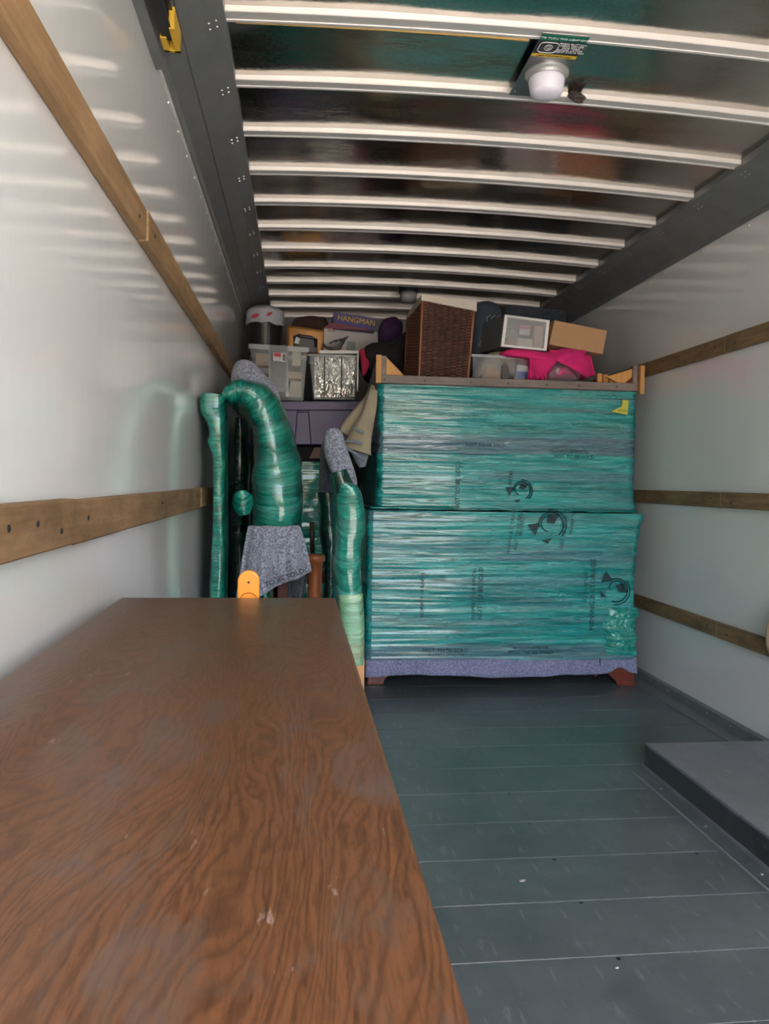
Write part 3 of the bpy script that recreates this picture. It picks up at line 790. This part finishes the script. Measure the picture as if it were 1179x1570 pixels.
# --- stacked clear totes
def tote(name, label, q, Y, depth, taper=.06, rim=.014, mat=CLEAR, group=None, latch=None):
    q = Q(*q, Y=Y); c0 = q[0].lerp(q[1], .5); t_ = thing(name, label, 'storage box', (c0.x, Y, q[0].z), group)
    m = MB(); th = .004; dv = Vector((0, depth, 0)); n_ = q
    bl, br, tr, tl = q
    i = Vector((0, 0, 0)); lo = [bl+Vector((0, .02, 0)), br+Vector((0, .02, 0)), br+dv+Vector((0, -.02, 0)), bl+dv+Vector((0, -.02, 0))]
    hi = [tl, tr, tr+dv, tl+dv]
    cen_l = sum(lo, Vector())/4; cen_h = sum(hi, Vector())/4
    sh = lambda p, c, k: p+(c-p).normalized()*k
    V = lo+hi+[sh(p, cen_l, .006)+Vector((0, 0, .004)) for p in lo]+[sh(p, cen_h, .006) for p in hi]
    fs = [[0, 1, 5, 4], [1, 2, 6, 5], [2, 3, 7, 6], [3, 0, 4, 7], [3, 2, 1, 0], [8, 9, 10, 11]]
    fs += [[9, 8, 12, 13], [10, 9, 13, 14], [11, 10, 14, 15], [8, 11, 15, 12], [4, 5, 13, 12], [5, 6, 14, 13], [6, 7, 15, 14], [7, 4, 12, 15]]
    m.add(V, fs); m.build('tub', mat, t_)
    if rim:
        m = MB(); z0_ = rim
        a = [p+Vector((0, 0, -z0_)) for p in hi]; ex = lambda p: p+(p-cen_h).normalized()*.010
        o1 = [ex(p) for p in a]; o2 = [ex(p) for p in hi]; V = a+hi+o1+o2
        fs = []
        for k_ in range(4):
            j = (k_+1) % 4; fs += [[8+k_, 8+j, 12+j, 12+k_], [12+k_, 12+j, 4+j, 4+k_], [8+j, 8+k_, k_, j]]
        m.add(V, fs); m.build('rim', CLEAR2, t_)
    return t_
t = tote('clear_tote', 'clear plastic tote of beige cloth with black latch right of wicker hamper', [(727, 580), (812, 581), (814, 548), (724, 543)], 4.45, .36)
q = Q((770, 580), (780, 580), (780, 562), (775, 556), (770, 562), Y=4.438); n = 5; m = MB()
m.add(q+[a+Vector((0, .012, 0)) for a in q], [list(range(n)), list(range(n, 2*n))]+[[i, (i+1) % n, n+(i+1) % n, n+i] for i in range(n)]); m.build('latch', BLACK, t)
bundle('folded_cloth', KHAKI, 'beige cloth bundled inside the clear tote beside the hamper', 'cloth', [(730, 579), (738, 556), (748, 541), (765, 538), (790, 545), (792, 566), (796, 579)], 4.52, .15, .01)
m = MB(); m.quadbox(Q((741, 580), (768, 581), (766, 568), (746, 562), Y=4.475), (0, .04, 0)); m.build('paper_packet', CARD, label='tan paper packet at the front of the beige cloth tote', category='packet', bevel=.002)
m = MB(); m.quadbox(Q((791, 581), (811, 581), (811, 561), (793, 559), Y=4.47), (0, .05, 0)); b_ = m.build('small_box', WPR, label='small white and blue box in the clear tote by the pink fleece', category='box', bevel=.001)
m = MB(); m.quadbox(Q((792, 580), (810, 580), (810, 570), (793, 569), Y=4.467), (0, .002, 0)); m.build('box_print', BLUEP, b_)
t = tote('clear_tote', 'clear plastic tote full of pink things at the right under cardboard box', [(838, 582), (890, 583), (893, 553), (834, 548), ], 4.45, .36)
bundle('pink_cloth', plain('light_pink_cloth', (.75, .08, .26), .8, bumpk=.5, bscale=60), 'bright pink cloth packed inside the right clear tote', 'cloth', [(842, 581), (840, 568), (850, 560), (866, 560), (878, 565), (886, 581)], 4.52, .2, .01)
m = MB(); m.lathe([(.001, 0), (.018, .002), (.018, .005), (.001, .006)], P(857, 569, 4.462), 12, 'Y'); m.build('cream_tag', LINER, label='small cream tag on the bright pink cloth in the tote', category='tag')
# pink fleece over both totes
bundle('pink_fleece', PINK, 'hot pink fleece blanket draped over the clear totes', 'blanket', [(770, 546), (766, 538), (790, 534), (835, 540), (870, 532), (893, 538), (903, 552), (910, 570), (906, 581), (893, 581), (891, 560), (870, 549), (838, 548), (842, 560), (838, 580), (822, 581), (813, 572), (812, 550)], 4.425, .25, .014, seed=4)
m = MB()
for k_ in range(9):
    a = 812+k_*3.1; m.tube([P(a+2*math.sin(k_+j*.8), 546+j*6, 4.40-.008*math.sin(k_*2+j)) for j in range(7)], .008, 6)
for k_ in range(6):
    m.tube([P(842+j*8, 537+k_*1.8+3.5*math.sin(k_+j*.7)+(j**2)*.12, 4.41+.004*k_) for j in range(8)], .008, 6)
for k_ in range(5):
    m.tube([P(890+k_*3.5+j*1.2, 545+j*5.2, 4.42+.004*k_) for j in range(7)], .008, 6)
m.build('fleece_fold', PINK, bpy.data.objects['pink_fleece'], smooth=True)
# --- clear drawer with white frame
t = thing('drawer_box', 'clear plastic drawer box with white frame tilted on the pink fleece', 'storage box', P(806, 535, 4.4))
q = Q((768, 531), (838, 538), (843, 491), (774, 482), Y=4.40)
bk = Vector((-.075, .30, .0))
m = MB(); cc = sum(q, Vector())/4
inn = [cc+(p-cc)*.86 for p in q]
V = q+inn+[a+Vector((0, .015, 0)) for a in q]+[a+Vector((0, .015, 0)) for a in inn]
fs = []
for i in range(4):
    j = (i+1) % 4; fs += [[i, j, 4+j, 4+i], [8+i, 8+j, j, i], [4+i, 4+j, 12+j, 12+i], [12+i, 12+j, 8+j, 8+i]]
m.add(V, fs); m.build('front_frame', WHITEP, t, bevel=.002)
q2 = [a+Vector((0, .012, 0)) for a in q]
m = MB(); V = q2+[a+bk for a in q2]; m.add(V, [[0, 3, 7, 4], [1, 2, 6, 5], [2, 3, 7, 6], [0, 1, 5, 4], [4, 5, 6, 7]]); sh_ = m.build('box_shell', GREYBOX, t)
m = MB(); m.quadbox([cc+(p-cc)*.9+Vector((0, .010, 0)) for p in q], (0, .004, 0)); m.build('drawer_front', clear('drawer_clear', (.6, .6, .58), .30), t)
def inbox(name, label, cat, pxs, Y, d, mat): 
    m = MB(); m.quadbox(Q(*pxs, Y=Y), (0, d, 0)); return m.build(name, mat, label=label, category=cat, bevel=.001)
inbox('paper_stack', 'cream papers lying inside the clear drawer box', 'papers', [(792, 532), (816, 534), (817, 520), (793, 518)], 4.45, .08, LINER)
b_ = inbox('label_packet', 'white packet with pink heading inside the clear drawer box', 'packet', [(796, 512), (812, 514), (813, 500), (797, 498)], 4.44, .02, WPR)
m = MB(); m.quadbox(Q((797, 504), (812, 505.5), (812.5, 501), (797.5, 499.5), Y=4.438), (0, .001, 0)); m.build('heading', plain('pink_print', (.7, .12, .22), .5), b_)
inbox('pink_card', 'pink and cream card standing inside the clear drawer box', 'card', [(818, 535), (831, 536), (833, 500), (820, 499)], 4.46, .03, plain('pale_pink_card', (.65, .38, .33), .6))
inbox('red_packet', 'dull red packet at the left inside the clear drawer box', 'packet', [(776, 529), (791, 531), (792, 520), (777, 517)], 4.46, .05, plain('dull_red', (.30, .08, .09), .6))
# --- cardboard box
t = thing('cardboard_box', 'plain brown cardboard box tilted beside the clear drawer box', 'box', P(885, 540, 4.42))
q = Q((842, 528), (924, 543), (931, 507), (850, 491), Y=4.42)
m = MB(); m.quadbox(q, (-.03, .26, 0)); m.build('carton', CARD, t, bevel=.002)
mid = [q[3].lerp(q[2], .0)+Vector((-.014, .125, .002)), q[2]+Vector((-.014, .125, .002))]
m = MB(); m.tube(mid, .0018, 4); m.build('flap_seam', plain('card_dark', (.25, .14, .07), .9), t)

# ================================================================ LEFT BACK STACK
# wrapped low box carrying the purple tote
t = thing('wrapped_box', 'green film-wrapped box standing behind under the purple tote', 'box', (.2, 5.1, 0))
wrapbox(-.12, .36, 5.0, 5.5, .0, 1.235, 'wrapped_body', FILM_G, t, 9, .006, nx=50, nzv=80)
MB().box(-.1, .34, 5.02, 5.5, 1.242, 1.33).build('dark_case', BLACKC, label='flat black case between purple tote and wrapped box', category='case', bevel=.01)
b_ = bundle('paper_bag', plain('brown_fabric', (.16, .105, .09), .9), 'brown folded fabric on top of the wrapped box', 'fabric', [(474, 703), (482, 686), (500, 686), (500, 703)], 4.99, .012, .002)
# purple tote
t = thing('purple_tote', 'purple plastic storage tote with lid under the clear boxes', 'storage box', (.17, 5.2, 1.34))
ZP = 1.655
q = Q((436, 682), (546, 682), (552, 628), (428, 628), Y=5.03)
m = MB(); m.quadbox(q, (0, .40, 0)); m.build('tub', PURP, t, bevel=.008)
q = Q((424, 629), (556, 629), (556, 615), (424, 615), Y=5.015)
m = MB(); m.quadbox(q, (0, .43, 0)); m.build('lid', PURP, t, bevel=.006)
m = MB()
for a, b, c, d in ((456, 630, 452, 681), (473, 630, 477, 681)):
    m.tube(Q((a, b), (c, d), Y=5.028), .003, 4)
m.tube(Q((456, 632), (473, 632), Y=5.028), .003, 4); m.build('rib', plain('purple_dark', (.02, .012, .05), .5), t)
MB().box(-.30, .40, 5.52, 6.3, 0, 1.995).build('storage_stack', BLK_D, label='tall stack under dark blanket at the back left below the suitcase', category='stack', bevel=.02)
# clear tote with red and white sticker
t = tote('clear_tote', 'clear plastic tote with red and white sticker on the purple tote', [(391, 611), (465, 614), (472, 533), (383, 527)], 5.03, .34, rim=.03)
for px in (414, 440):
    m = MB(); m.quadbox(Q((px-2, 608), (px+2, 608), (px+2, 536), (px-2, 536), Y=5.02), (0, .006, 0)); m.build('tub_rib', CLEAR2, t)
m = MB(); m.quadbox(Q((413, 600), (441, 601), (441, 530), (413, 528), Y=5.018), (0, .006, 0)); m.build('front_recess', clear('grey_recess', (.10, .11, .13), .5), t)
m = MB(); m.quadbox(Q((419, 553), (438, 555), (439, 542), (419, 540), Y=5.010), (0, .004, 0)); st_ = m.build('sticker', WPR, t, label='white sticker with red panel')
m = MB(); m.quadbox(Q((420, 546.5), (431, 547.5), (431, 541.5), (420, 540.7), Y=5.008), (0, .001, 0)); m.build('sticker_panel', RED, st_)
text_mesh('18 GAL\nTOTE', .016, 'sticker_text', BPR, st_, fr(426, 550.5, 5.0075))
m = MB(); m.quadbox(Q((433, 553), (438, 553.5), (438, 543), (433, 542.5), Y=5.008), (0, .001, 0)); m.build('sticker_code', GREYBOX, st_)
for nm, lb, px, Y, d, mt in (('paperback', 'tan paperback lying upper left in the stickered clear tote', [(392, 560), (412, 561), (412, 543), (392, 541)], 5.10, .1, CARD),
    ('paperback', 'cream paperback standing at right inside stickered clear tote', [(448, 560), (461, 561), (462, 540), (448, 538)], 5.10, .1, LINER),
    ('paperback', 'brown paperback low in the stickered clear tote', [(396, 600), (420, 602), (420, 572), (396, 570)], 5.12, .1, plain('brown_cover', (.22, .13, .09), .7)),
    ('paperback', 'flat orange-tan paperback at right in stickered clear tote', [(436, 580), (462, 581), (462, 571), (440, 569)], 5.09, .12, plain('tan_cover', (.55, .36, .24), .7)),
    ('paperback', 'white bag of papers low right in the stickered clear tote', [(441, 608), (462, 609), (462, 585), (446, 584)], 5.09, .1, LINER)):
    inbox(nm, lb, 'paper goods' if 'bag' in lb else 'book', px, Y, d, mt)
# silver filled container
t = tote('clear_container', 'low clear container stuffed with crumpled silver film on the purple tote', [(481, 612), (544, 613), (552, 545), (474, 543)], 5.03, .32, rim=.012)
m = MB()
def silv(u_, v_):
    p = P(482+u_*62, 609-v_*62, 5.045); p.y += .012*nz(u_*6, v_*4)+.010*nz(u_*14, v_*11, 3)+.006*nz(u_*30, v_*26, 5); return p, (u_, v_)
grid(m, silv, 70, 70)
def silv2(u_, v_):
    p = P(484+u_*58, 548, 5.045+v_*.25); p.z += .015*nz(u_*7, v_*5); return p, (u_, v_)
grid(m, silv2, 20, 10); m.build('silver_film', SILV, label='crumpled silver foil film packed inside the low clear container', category='foil', smooth=True)
for px in (498, 524):
    m = MB(); m.tube(Q((px, 546), (px-1, 610), Y=5.02), .003, 5); m.build('tub_rib', BPR, t)
t = thing('white_tray', 'thin white rectangular tray resting on the silver container', 'frame', P(520, 541, 5.0))
m = MB(); m.quadbox(Q((490, 541.5), (550, 542), (550, 537.5), (490, 537), Y=5.0), (0, .3, 0)); m.build('frame_edge', WHITEP, t, bevel=.001)
m = MB(); m.quadbox(Q((547, 600), (549, 600), (550, 542), (548, 542), Y=5.0), (0, .01, 0)); m.build('frame_leg', WHITEP, t)
# black bucket with white bag over it
t = thing('black_bin', 'round black bin under a white plastic bag in the back left corner', 'bin', P(405, 540, 5.66)); c = P(406, 540, 5.66); c.z = 2.03+.12
m = MB(); m.lathe([(.112, -.155), (.122, .05), (.122, .06), (.122, .10), (.127, .105), (.127, .125), (.118, .13)], c, 36); m.build('bin_body', BLACK, t, smooth=False)
m = MB()
def bag(u_, v_):
    a = 6.2832*u_; rr = (.136-.004*v_)*(1-.96*max(0, (v_-.55)/.45)**2.2)*(1+.05*nz(math.cos(a)*3, math.sin(a)*3, v_*4)); z = .090+v_*.13-.02*max(0, v_-.6)+.012*nz(math.cos(a)*2, math.sin(a)*2, 7)+.035*(v_ < .05)*0
    z -= .05*(1-v_)*(.5+.5*nz(a*1.3, 3.3)) ; return c+Vector((rr*math.cos(a), rr*math.sin(a), z)), (u_, v_)
grid(m, bag, 60, 20); bg_ = m.build('plastic_bag', BAGW, label='white plastic bag with red marks pulled over the black bin', category='bag', smooth=True)
for px, py, w_, h_ in ((391, 484, 12, 3.2), (413, 481, 9, 2.4)):
    m = MB()
    for k_ in range(7): m.add([P(px+w_*(k_/6-.5)*2*.5, py-h_*math.sin(math.pi*(k_+.5)/7)-(k_-3)*.6, 5.50), P(px+w_*(k_/6-.5), py+h_*math.sin(math.pi*(k_+.5)/7)-(k_-3)*.6, 5.50)], [])
    V = m.v; m = MB(); V2 = V+[tuple(Vector(a)+Vector((0, .012, 0))) for a in V]; m.add(V2, [[2*i, 2*i+1, 2*i+3, 2*i+2] for i in range(6)]+[[14+2*i+2, 14+2*i+3, 14+2*i+1, 14+2*i] for i in range(6)]); m.build('red_mark', RED, bg_)
# bronze case
t = thing('bronze_case', 'bronze-brown hard case with black handle behind the clear totes', 'case', P(468, 545, 5.6))
m = MB(); q = Q((438, 540), (496, 548), (501, 505), (440, 497), Y=5.56); m.quadbox(q, (0, .16, 0)); m.build('shell', GOLDC, t, bevel=.025, smooth=True)
m = MB(); q = Q((450, 538), (487, 542), (487, 519), (449, 514), Y=5.542); m.quadbox(q, (0, .03, 0)); m.build('handle_recess', BLACK, t, bevel=.005)
m = MB(); m.tube(Q((452, 528), (452, 516), (458, 514), (478, 517), (484, 520), (484, 532), Y=5.52), .010, 8); m.build('handle', BLACK, t, smooth=True)
m = MB(); q = Q((451, 526), (458, 528), (460, 519), (454, 516), Y=5.505); m.quadbox(q, (0, .003, 0)); m.build('tag', WPR, t)
bundle('brown_garment', BROWNC, 'dark brown garment heaped on top of the bronze case', 'garment', [(445, 500), (452, 487), (470, 484), (500, 486), (506, 500), (498, 508)], 5.60, .2, .02)
# white box, violet game box, cords
t = thing('white_box', 'flat white cardboard box under the violet box at the back', 'box', P(540, 540, 5.5))
m = MB(); q = Q((496, 540), (579, 540), (580, 509), (497, 502), Y=5.56); m.quadbox(q, (0, .35, 0)); m.build('carton', plain('white_card', (.62, .58, .56), .6), t, bevel=.002)
m = MB(); m.quadbox(Q((530, 537), (545, 538), (545, 524), (533, 523), Y=5.556), (0, .002, 0)); m.build('grey_print', plain('grey_print', (.33, .38, .38), .6), t)
m = MB(); m.quadbox(Q((502, 507.5), (514, 508.5), (514, 506), (502, 505), Y=5.556), (0, .002, 0)); m.build('red_print', plain('pale_red', (.6, .3, .28), .6), t)
t = thing('violet_box', 'violet game box with gold lettering on top of the white box', 'box', P(540, 505, 5.5))
m = MB(); q = Q((511, 500), (575, 507), (577, 488), (512, 478), Y=5.44); m.quadbox(q, (0, .36, 0)); m.build('box_front', NAVY, t, bevel=.001)
m = MB(); a = Q((494, 503), (575, 507), (511, 494), Y=5.43); m.add(a+[x+Vector((0, .005, 0)) for x in a], [[0, 1, 2], [5, 4, 3], [0, 1, 4, 3], [1, 2, 5, 4], [2, 0, 3, 5]]); m.build('lower_panel', MAROON, t)
text_mesh('HANGMAN', .052, 'box_title', YPR, t, fr(546, 495, 5.434) @ Matrix.Rotation(math.radians(-7), 4, 'Z'))
m = MB(); m.tube(Q((514, 493), (530, 497), (572, 505), Y=5.434), .004, 4); m.build('title_underline', plain('blue_line', (.12, .10, .45), .5), t)
m = MB()
for k_ in range(4): m.tube([P(505+k_*3+20*math.sin(j*.5+k_*.3), 530-k_*2-9*math.sin(j*.8+.4), 5.30+.01*k_) for j in range(8)], .005, 6)
m.build('cord', plain('grey_cord', (.09, .08, .09), .5), label='coiled grey cord lying in front of the white box', category='cord', smooth=True)
bundle('violet_bag', PURPC, 'shiny violet bag hanging at the right of the white box', 'bag', [(584, 535), (582, 505), (588, 488), (606, 484), (618, 492), (616, 535)], 5.42, .2, .02)
# black coat with red lining
bundle('black_coat', BLACKC, 'black coat heaped between the white box and the wicker hamper', 'coat', [(556, 545), (555, 535), (566, 526), (600, 522), (635, 500), (640, 577), (578, 580), (566, 570)], 4.95, .4, .02)
bundle('red_cloth', REDC, 'dark red cloth strip hanging beside the silver container', 'cloth', [(551, 536), (558, 533), (562, 548), (568, 556), (562, 572), (556, 578), (554, 560)], 4.93, .03, .006)
# khaki sleeves draped over the cabinet's left side
t = thing('khaki_jacket', 'khaki jacket with blue-grey trim hanging at the left of the wrapped cabinet', 'jacket', P(560, 600, 4.4))
def loft(name, path, Y, mat, parent, e=2.2, seed=0., dep=.6, amp=.02):
    m = MB(); lump(m, [(P(a, b, Y), w_*Y/F, w_*Y/F*dep) for a, b, w_ in path], amp=amp, seed=seed, e=e); return m.build(name, mat, parent, smooth=True)
loft('sleeve', [(574, 592, 5), (566, 615, 10), (552, 638, 14), (537, 660, 16), (532, 668, 15)], 4.36, KHAKI, t, seed=2)
loft('sleeve', [(573, 598, 6), (568, 625, 10), (560, 650, 13), (553, 668, 16), (547, 692, 24)], 4.26, KHAKI, t, seed=6)
for a in ([(541, 655), (549, 660), (558, 664)], [(530, 676), (545, 677), (556, 680)], [(527, 684), (545, 696), (559, 706)]):
    m = MB(); m.tube(Q(*a, Y=4.175), .009, 6); m.build('cuff_band', GREYT, t, smooth=True)
loft('sleeve_end', [(552, 690, 14), (554, 706, 9), (556, 716, 5)], 4.32, GREYT, t, seed=8)

# ================================================================ LEFT WRAPPED FURNITURE
def film_thing(name, label, cat, path, Y, mat, depth_of, pname='wrapped_panel', seed=0., amp=.02, e=3., loc=None):
    t_ = thing(name, label, cat, loc or P(path[-1][0], path[-1][1], Y))
    loft2(pname, path, Y, mat, t_, depth_of, seed, amp, e); return t_
def loft2(pname, path, Y, mat, par, dep, seed=0., amp=.02, e=3.):
    m = MB(); pts = []
    for a, b, w_ in path:
        p = P(a, b, Y); p.y = Y+dep; pts.append((p, w_*Y/F, dep))
    lump(m, pts, amp=amp, seed=seed, e=e, nu=40); return m.build(pname, mat, par, smooth=True)
# footboard standing against the left wall
t = film_thing('wrapped_footboard', 'narrow green film-wrapped footboard on end against the left wall', 'bed part',
    [(325, 603, 13), (324, 607, 18), (324, 628, 18), (329, 644, 14), (331, 664, 12), (330, 678, 13), (333, 696, 10), (334, 720, 9), (334, 800, 9), (332, 870, 11), (331, 960, 11), (330, 1147, 11)],
    3.25, FILM_G, .12, seed=3, e=5)
# wrapped panel behind, its shade put into the dark film colour
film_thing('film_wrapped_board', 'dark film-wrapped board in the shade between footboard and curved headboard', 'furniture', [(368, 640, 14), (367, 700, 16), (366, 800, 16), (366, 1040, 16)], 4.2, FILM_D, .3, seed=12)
# curved headboard
t = film_thing('wrapped_headboard', 'large curved scroll-top headboard wrapped in green stretch film', 'bed part',
    [(341, 606, 10), (350, 601, 20), (370, 597, 26), (394, 612, 31), (410, 642, 32), (418, 680, 34), (422, 715, 38), (424, 755, 41), (424, 800, 41), (418, 850, 34), (408, 890, 16), (405, 930, 12), (404, 1130, 12)],
    3.35, FILM_G, .36, seed=7, amp=.022, e=2.8)
loft2('wrapped_knob', [(370, 752, 6), (370, 760, 15), (371, 775, 16), (374, 790, 8)], 3.32, FILM_G, t, .05, 5., .02, 2.)
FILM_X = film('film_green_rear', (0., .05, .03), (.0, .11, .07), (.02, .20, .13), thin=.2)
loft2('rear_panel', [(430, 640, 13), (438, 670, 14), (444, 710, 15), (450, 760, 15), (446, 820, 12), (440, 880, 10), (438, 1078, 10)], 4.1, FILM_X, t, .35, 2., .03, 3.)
# grey blanket heap above
bundle('grey_blanket', BLK, 'grey blanket bunched behind the top of the curved headboard', 'blanket', [(353, 590), (355, 560), (368, 549), (386, 552), (404, 572), (424, 590), (430, 612), (428, 640), (426, 700), (400, 700), (380, 620)], 3.62, .25, .012, seed=5)
# blanket skirt below the film
t = thing('grey_blanket', 'speckled grey moving blanket hanging loose below the film of the headboard', 'blanket', P(415, 860, 3.3))
m = MB()
def skirt(u_, v_):
    xt = 381+u_*78; xb = 360+u_*118; bot = 918-44*max(0, (u_-.22)/.78)**.8 if u_ > .22 else 918+0*u_
    bot = 935 if u_ < .12 else bot
    px = xt+(xb-xt)*v_**.8; py = 806+(bot-806)*v_
    p = P(px, py, 3.31); p.y += -.035*math.sin(math.pi*min(1, u_*1.02))-.05*v_+.034*v_*math.sin(u_*13+.6)+.012*v_*math.sin(u_*29)+.008*nz(u_*9, v_*6); return p, (u_, v_)
grid(m, skirt, 50, 30); sk = m.build('blanket_skirt', BLK, t, smooth=True); so = sk.modifiers.new('s', 'SOLIDIFY'); so.thickness = .006
text_mesh('NOT TO BE SOLD', .028, 'hem_print', INKD, t, fr(424, 894, 3.17) @ Matrix.Rotation(math.radians(21), 4, 'Z') @ Matrix.Scale(1.1, 4, (1, 0, 0)))
m = MB()
def tail(u_, v_):
    p = P(440+u_*(34-12*v_)+v_*2, 886-u_*10+v_*45, 3.40); p.y += .02*math.sin(u_*9); return p, (u_, v_)
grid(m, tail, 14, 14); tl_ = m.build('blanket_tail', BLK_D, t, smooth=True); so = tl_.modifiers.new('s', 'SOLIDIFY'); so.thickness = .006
# right hand wrapped post
t = film_thing('wrapped_bedpost', 'green film-wrapped bedpost with bare orange wood foot beside the sideboard', 'bed part',
    [(527, 742, 8), (536, 754, 19), (538, 775, 23), (538, 815, 23), (536, 835, 20), (535, 865, 21), (536, 895, 20), (538, 920, 20)], 2.95, FILM_G, .10, seed=21, amp=.02)
FILM_Y = film('film_yellow_green', (.09, .22, .12), (.17, .36, .19), (.30, .52, .30), base=(.35, .26, .12), thin=.6)
loft2('thin_wrap', [(538, 912, 20), (540, 950, 20), (540, 985, 20), (540, 1021, 20)], 2.95, FILM_Y, t, .09, 4., .008, 6.)
q = P(540, 1000, 2.97); MB().box(q.x-.048, q.x+.048, 2.96, 3.13, .0, P(540, 1010, 2.97).z).build('bare_foot', TAN, t, bevel=.003)
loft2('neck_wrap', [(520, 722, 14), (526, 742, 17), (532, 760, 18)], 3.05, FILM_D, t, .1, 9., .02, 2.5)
# grey blanket covered board behind it
t = thing('covered_board', 'upright board draped in grey blanket behind the wrapped bedpost', 'furniture', P(515, 750, 3.6))
loft2('front_blanket', [(509, 657, 8), (511, 664, 14), (514, 684, 17), (522, 712, 18), (532, 738, 16), (536, 760, 14)], 3.45, BLK, t, .06, 31., .015, 3.)
loft2('shaded_blanket', [(506, 668, 7), (505, 690, 12), (504, 730, 13), (503, 762, 13)], 3.60, BLK_D, t, .20, 33., .02, 3.)  # darker blanket colour holds the shade on this part
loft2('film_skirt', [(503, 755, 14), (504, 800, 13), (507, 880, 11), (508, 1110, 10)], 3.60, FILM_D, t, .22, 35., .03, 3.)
# turned wooden legs
t = thing('turned_leg_table', 'reddish wooden table with turned round leg behind the sideboard', 'table', P(482, 1100, 3.7))
c = P(483, 850, 3.5); h = c.z
m = MB(); m.lathe([(.030, -h), (.034, -h*.6), (.030, -.10), (.036, -.035), (.046, -.03), (.046, -.008), (.040, .0)], c, 24); m.build('leg', REDW, t, smooth=True)
m = MB(); m.quadbox(Q((425, 1000), (456, 1000), (456, 886), (425, 888), Y=3.8), (0, .06, 0)); m.build('leg', MAHO, t, bevel=.004, label='square dark red leg')
m = MB(); m.quadbox(Q((425, 895), (500, 895), (500, 875), (425, 875), Y=3.85), (0, .1, 0)); m.build('rail', MAHO, t, bevel=.004)
m = MB(); m.tube(Q((479, 848), (478, 800), Y=3.9), .012, 8); m.build('stretcher', plain('dark_rod', (.06, .035, .025), .4), t, smooth=True)
# orange board end
t = thing('orange_panel', 'bright orange rounded plastic end standing behind the sideboard', 'panel', P(381, 915, 1.8))
q0 = P(381, 890, 1.79); ztop = P(381, 875, 1.79).z; wv = .0245
m = MB(); O = [(q0.x-wv, 0.), (q0.x+wv, 0.), (q0.x+wv, ztop-wv)]+[(q0.x+wv*math.cos(a), ztop-wv+wv*math.sin(a)) for a in np.linspace(0, math.pi, 16)[1:-1]]+[(q0.x-wv, ztop-wv)]
n = len(O); V = [(x, 1.79, z) for x, z in O]+[(x, 1.812, z) for x, z in O]
m.add(V, [list(range(n)), list(range(n, 2*n))]+[[i, (i+1) % n, n+(i+1) % n, n+i] for i in range(n)]); m.build('rounded_board', ORNG, t, bevel=.003)
MB().lathe([(.003, 0), (.0025, -.002)], P(381, 893, 1.789), 10, 'Y').build('screw', DARKSTEEL, t)
m = MB(); cc = P(381, 921, 1.789); m.tube([cc+Vector((.020*math.cos(a), -.0, .018*math.sin(a))) for a in np.linspace(.1, 3.04, 14)], .0012, 4); m.build('moulded_ring', plain('orange_dark', (.45, .12, .01), .5), t)
# rounded wooden end at the right wall
t = thing('wooden_post', 'pale rounded wooden post end against the right wall slat', 'post', (1.93, 2.99, .39))
m = MB(); c = P(1192, 985, 2.93); m.lathe([(.002, -.086), (.012, -.080), (.030, -.055), (.042, -.02), (.046, .02), (.043, .06), (.034, .10), (.026, .15)], c, 20)
m.build('post_end', wood('pale_wood', (.55, .38, .24), (.68, .50, .34), .5, 'Z', .1), t, smooth=True)
MB().lathe([(.004, -.102), (.007, -.083)], c, 10).build('rubber_tip', BLACK, t)
# debris on the floor
for px, py, s_, mt, lb in ((801, 1350, .011, plain('pinkish_scrap', (.42, .34, .36), .8), 'small pinkish oval scrap lying on the grey plank floor'), (946, 1484, .005, FILTH, 'tiny white shred on the floor planks near the bottom right'), (613, 1058, .004, FILTH, 'tiny white shred on the floor by the left cabinet foot')):
    d = M.T @ np.array([px-IW/2, -(py-IH/2), F]); q = CAM-d*CAM[2]/d[2]; m = MB()
    m.lathe([(s_, 0), (s_*.8, .0012), (s_*.2, .0016)], (0, 0, 0), 9); o = m.build('floor_scrap', mt, label=lb, category='scrap'); o.location = (q[0], q[1], .0); o.scale = (1, .55, 1); o.rotation_euler.z = .4
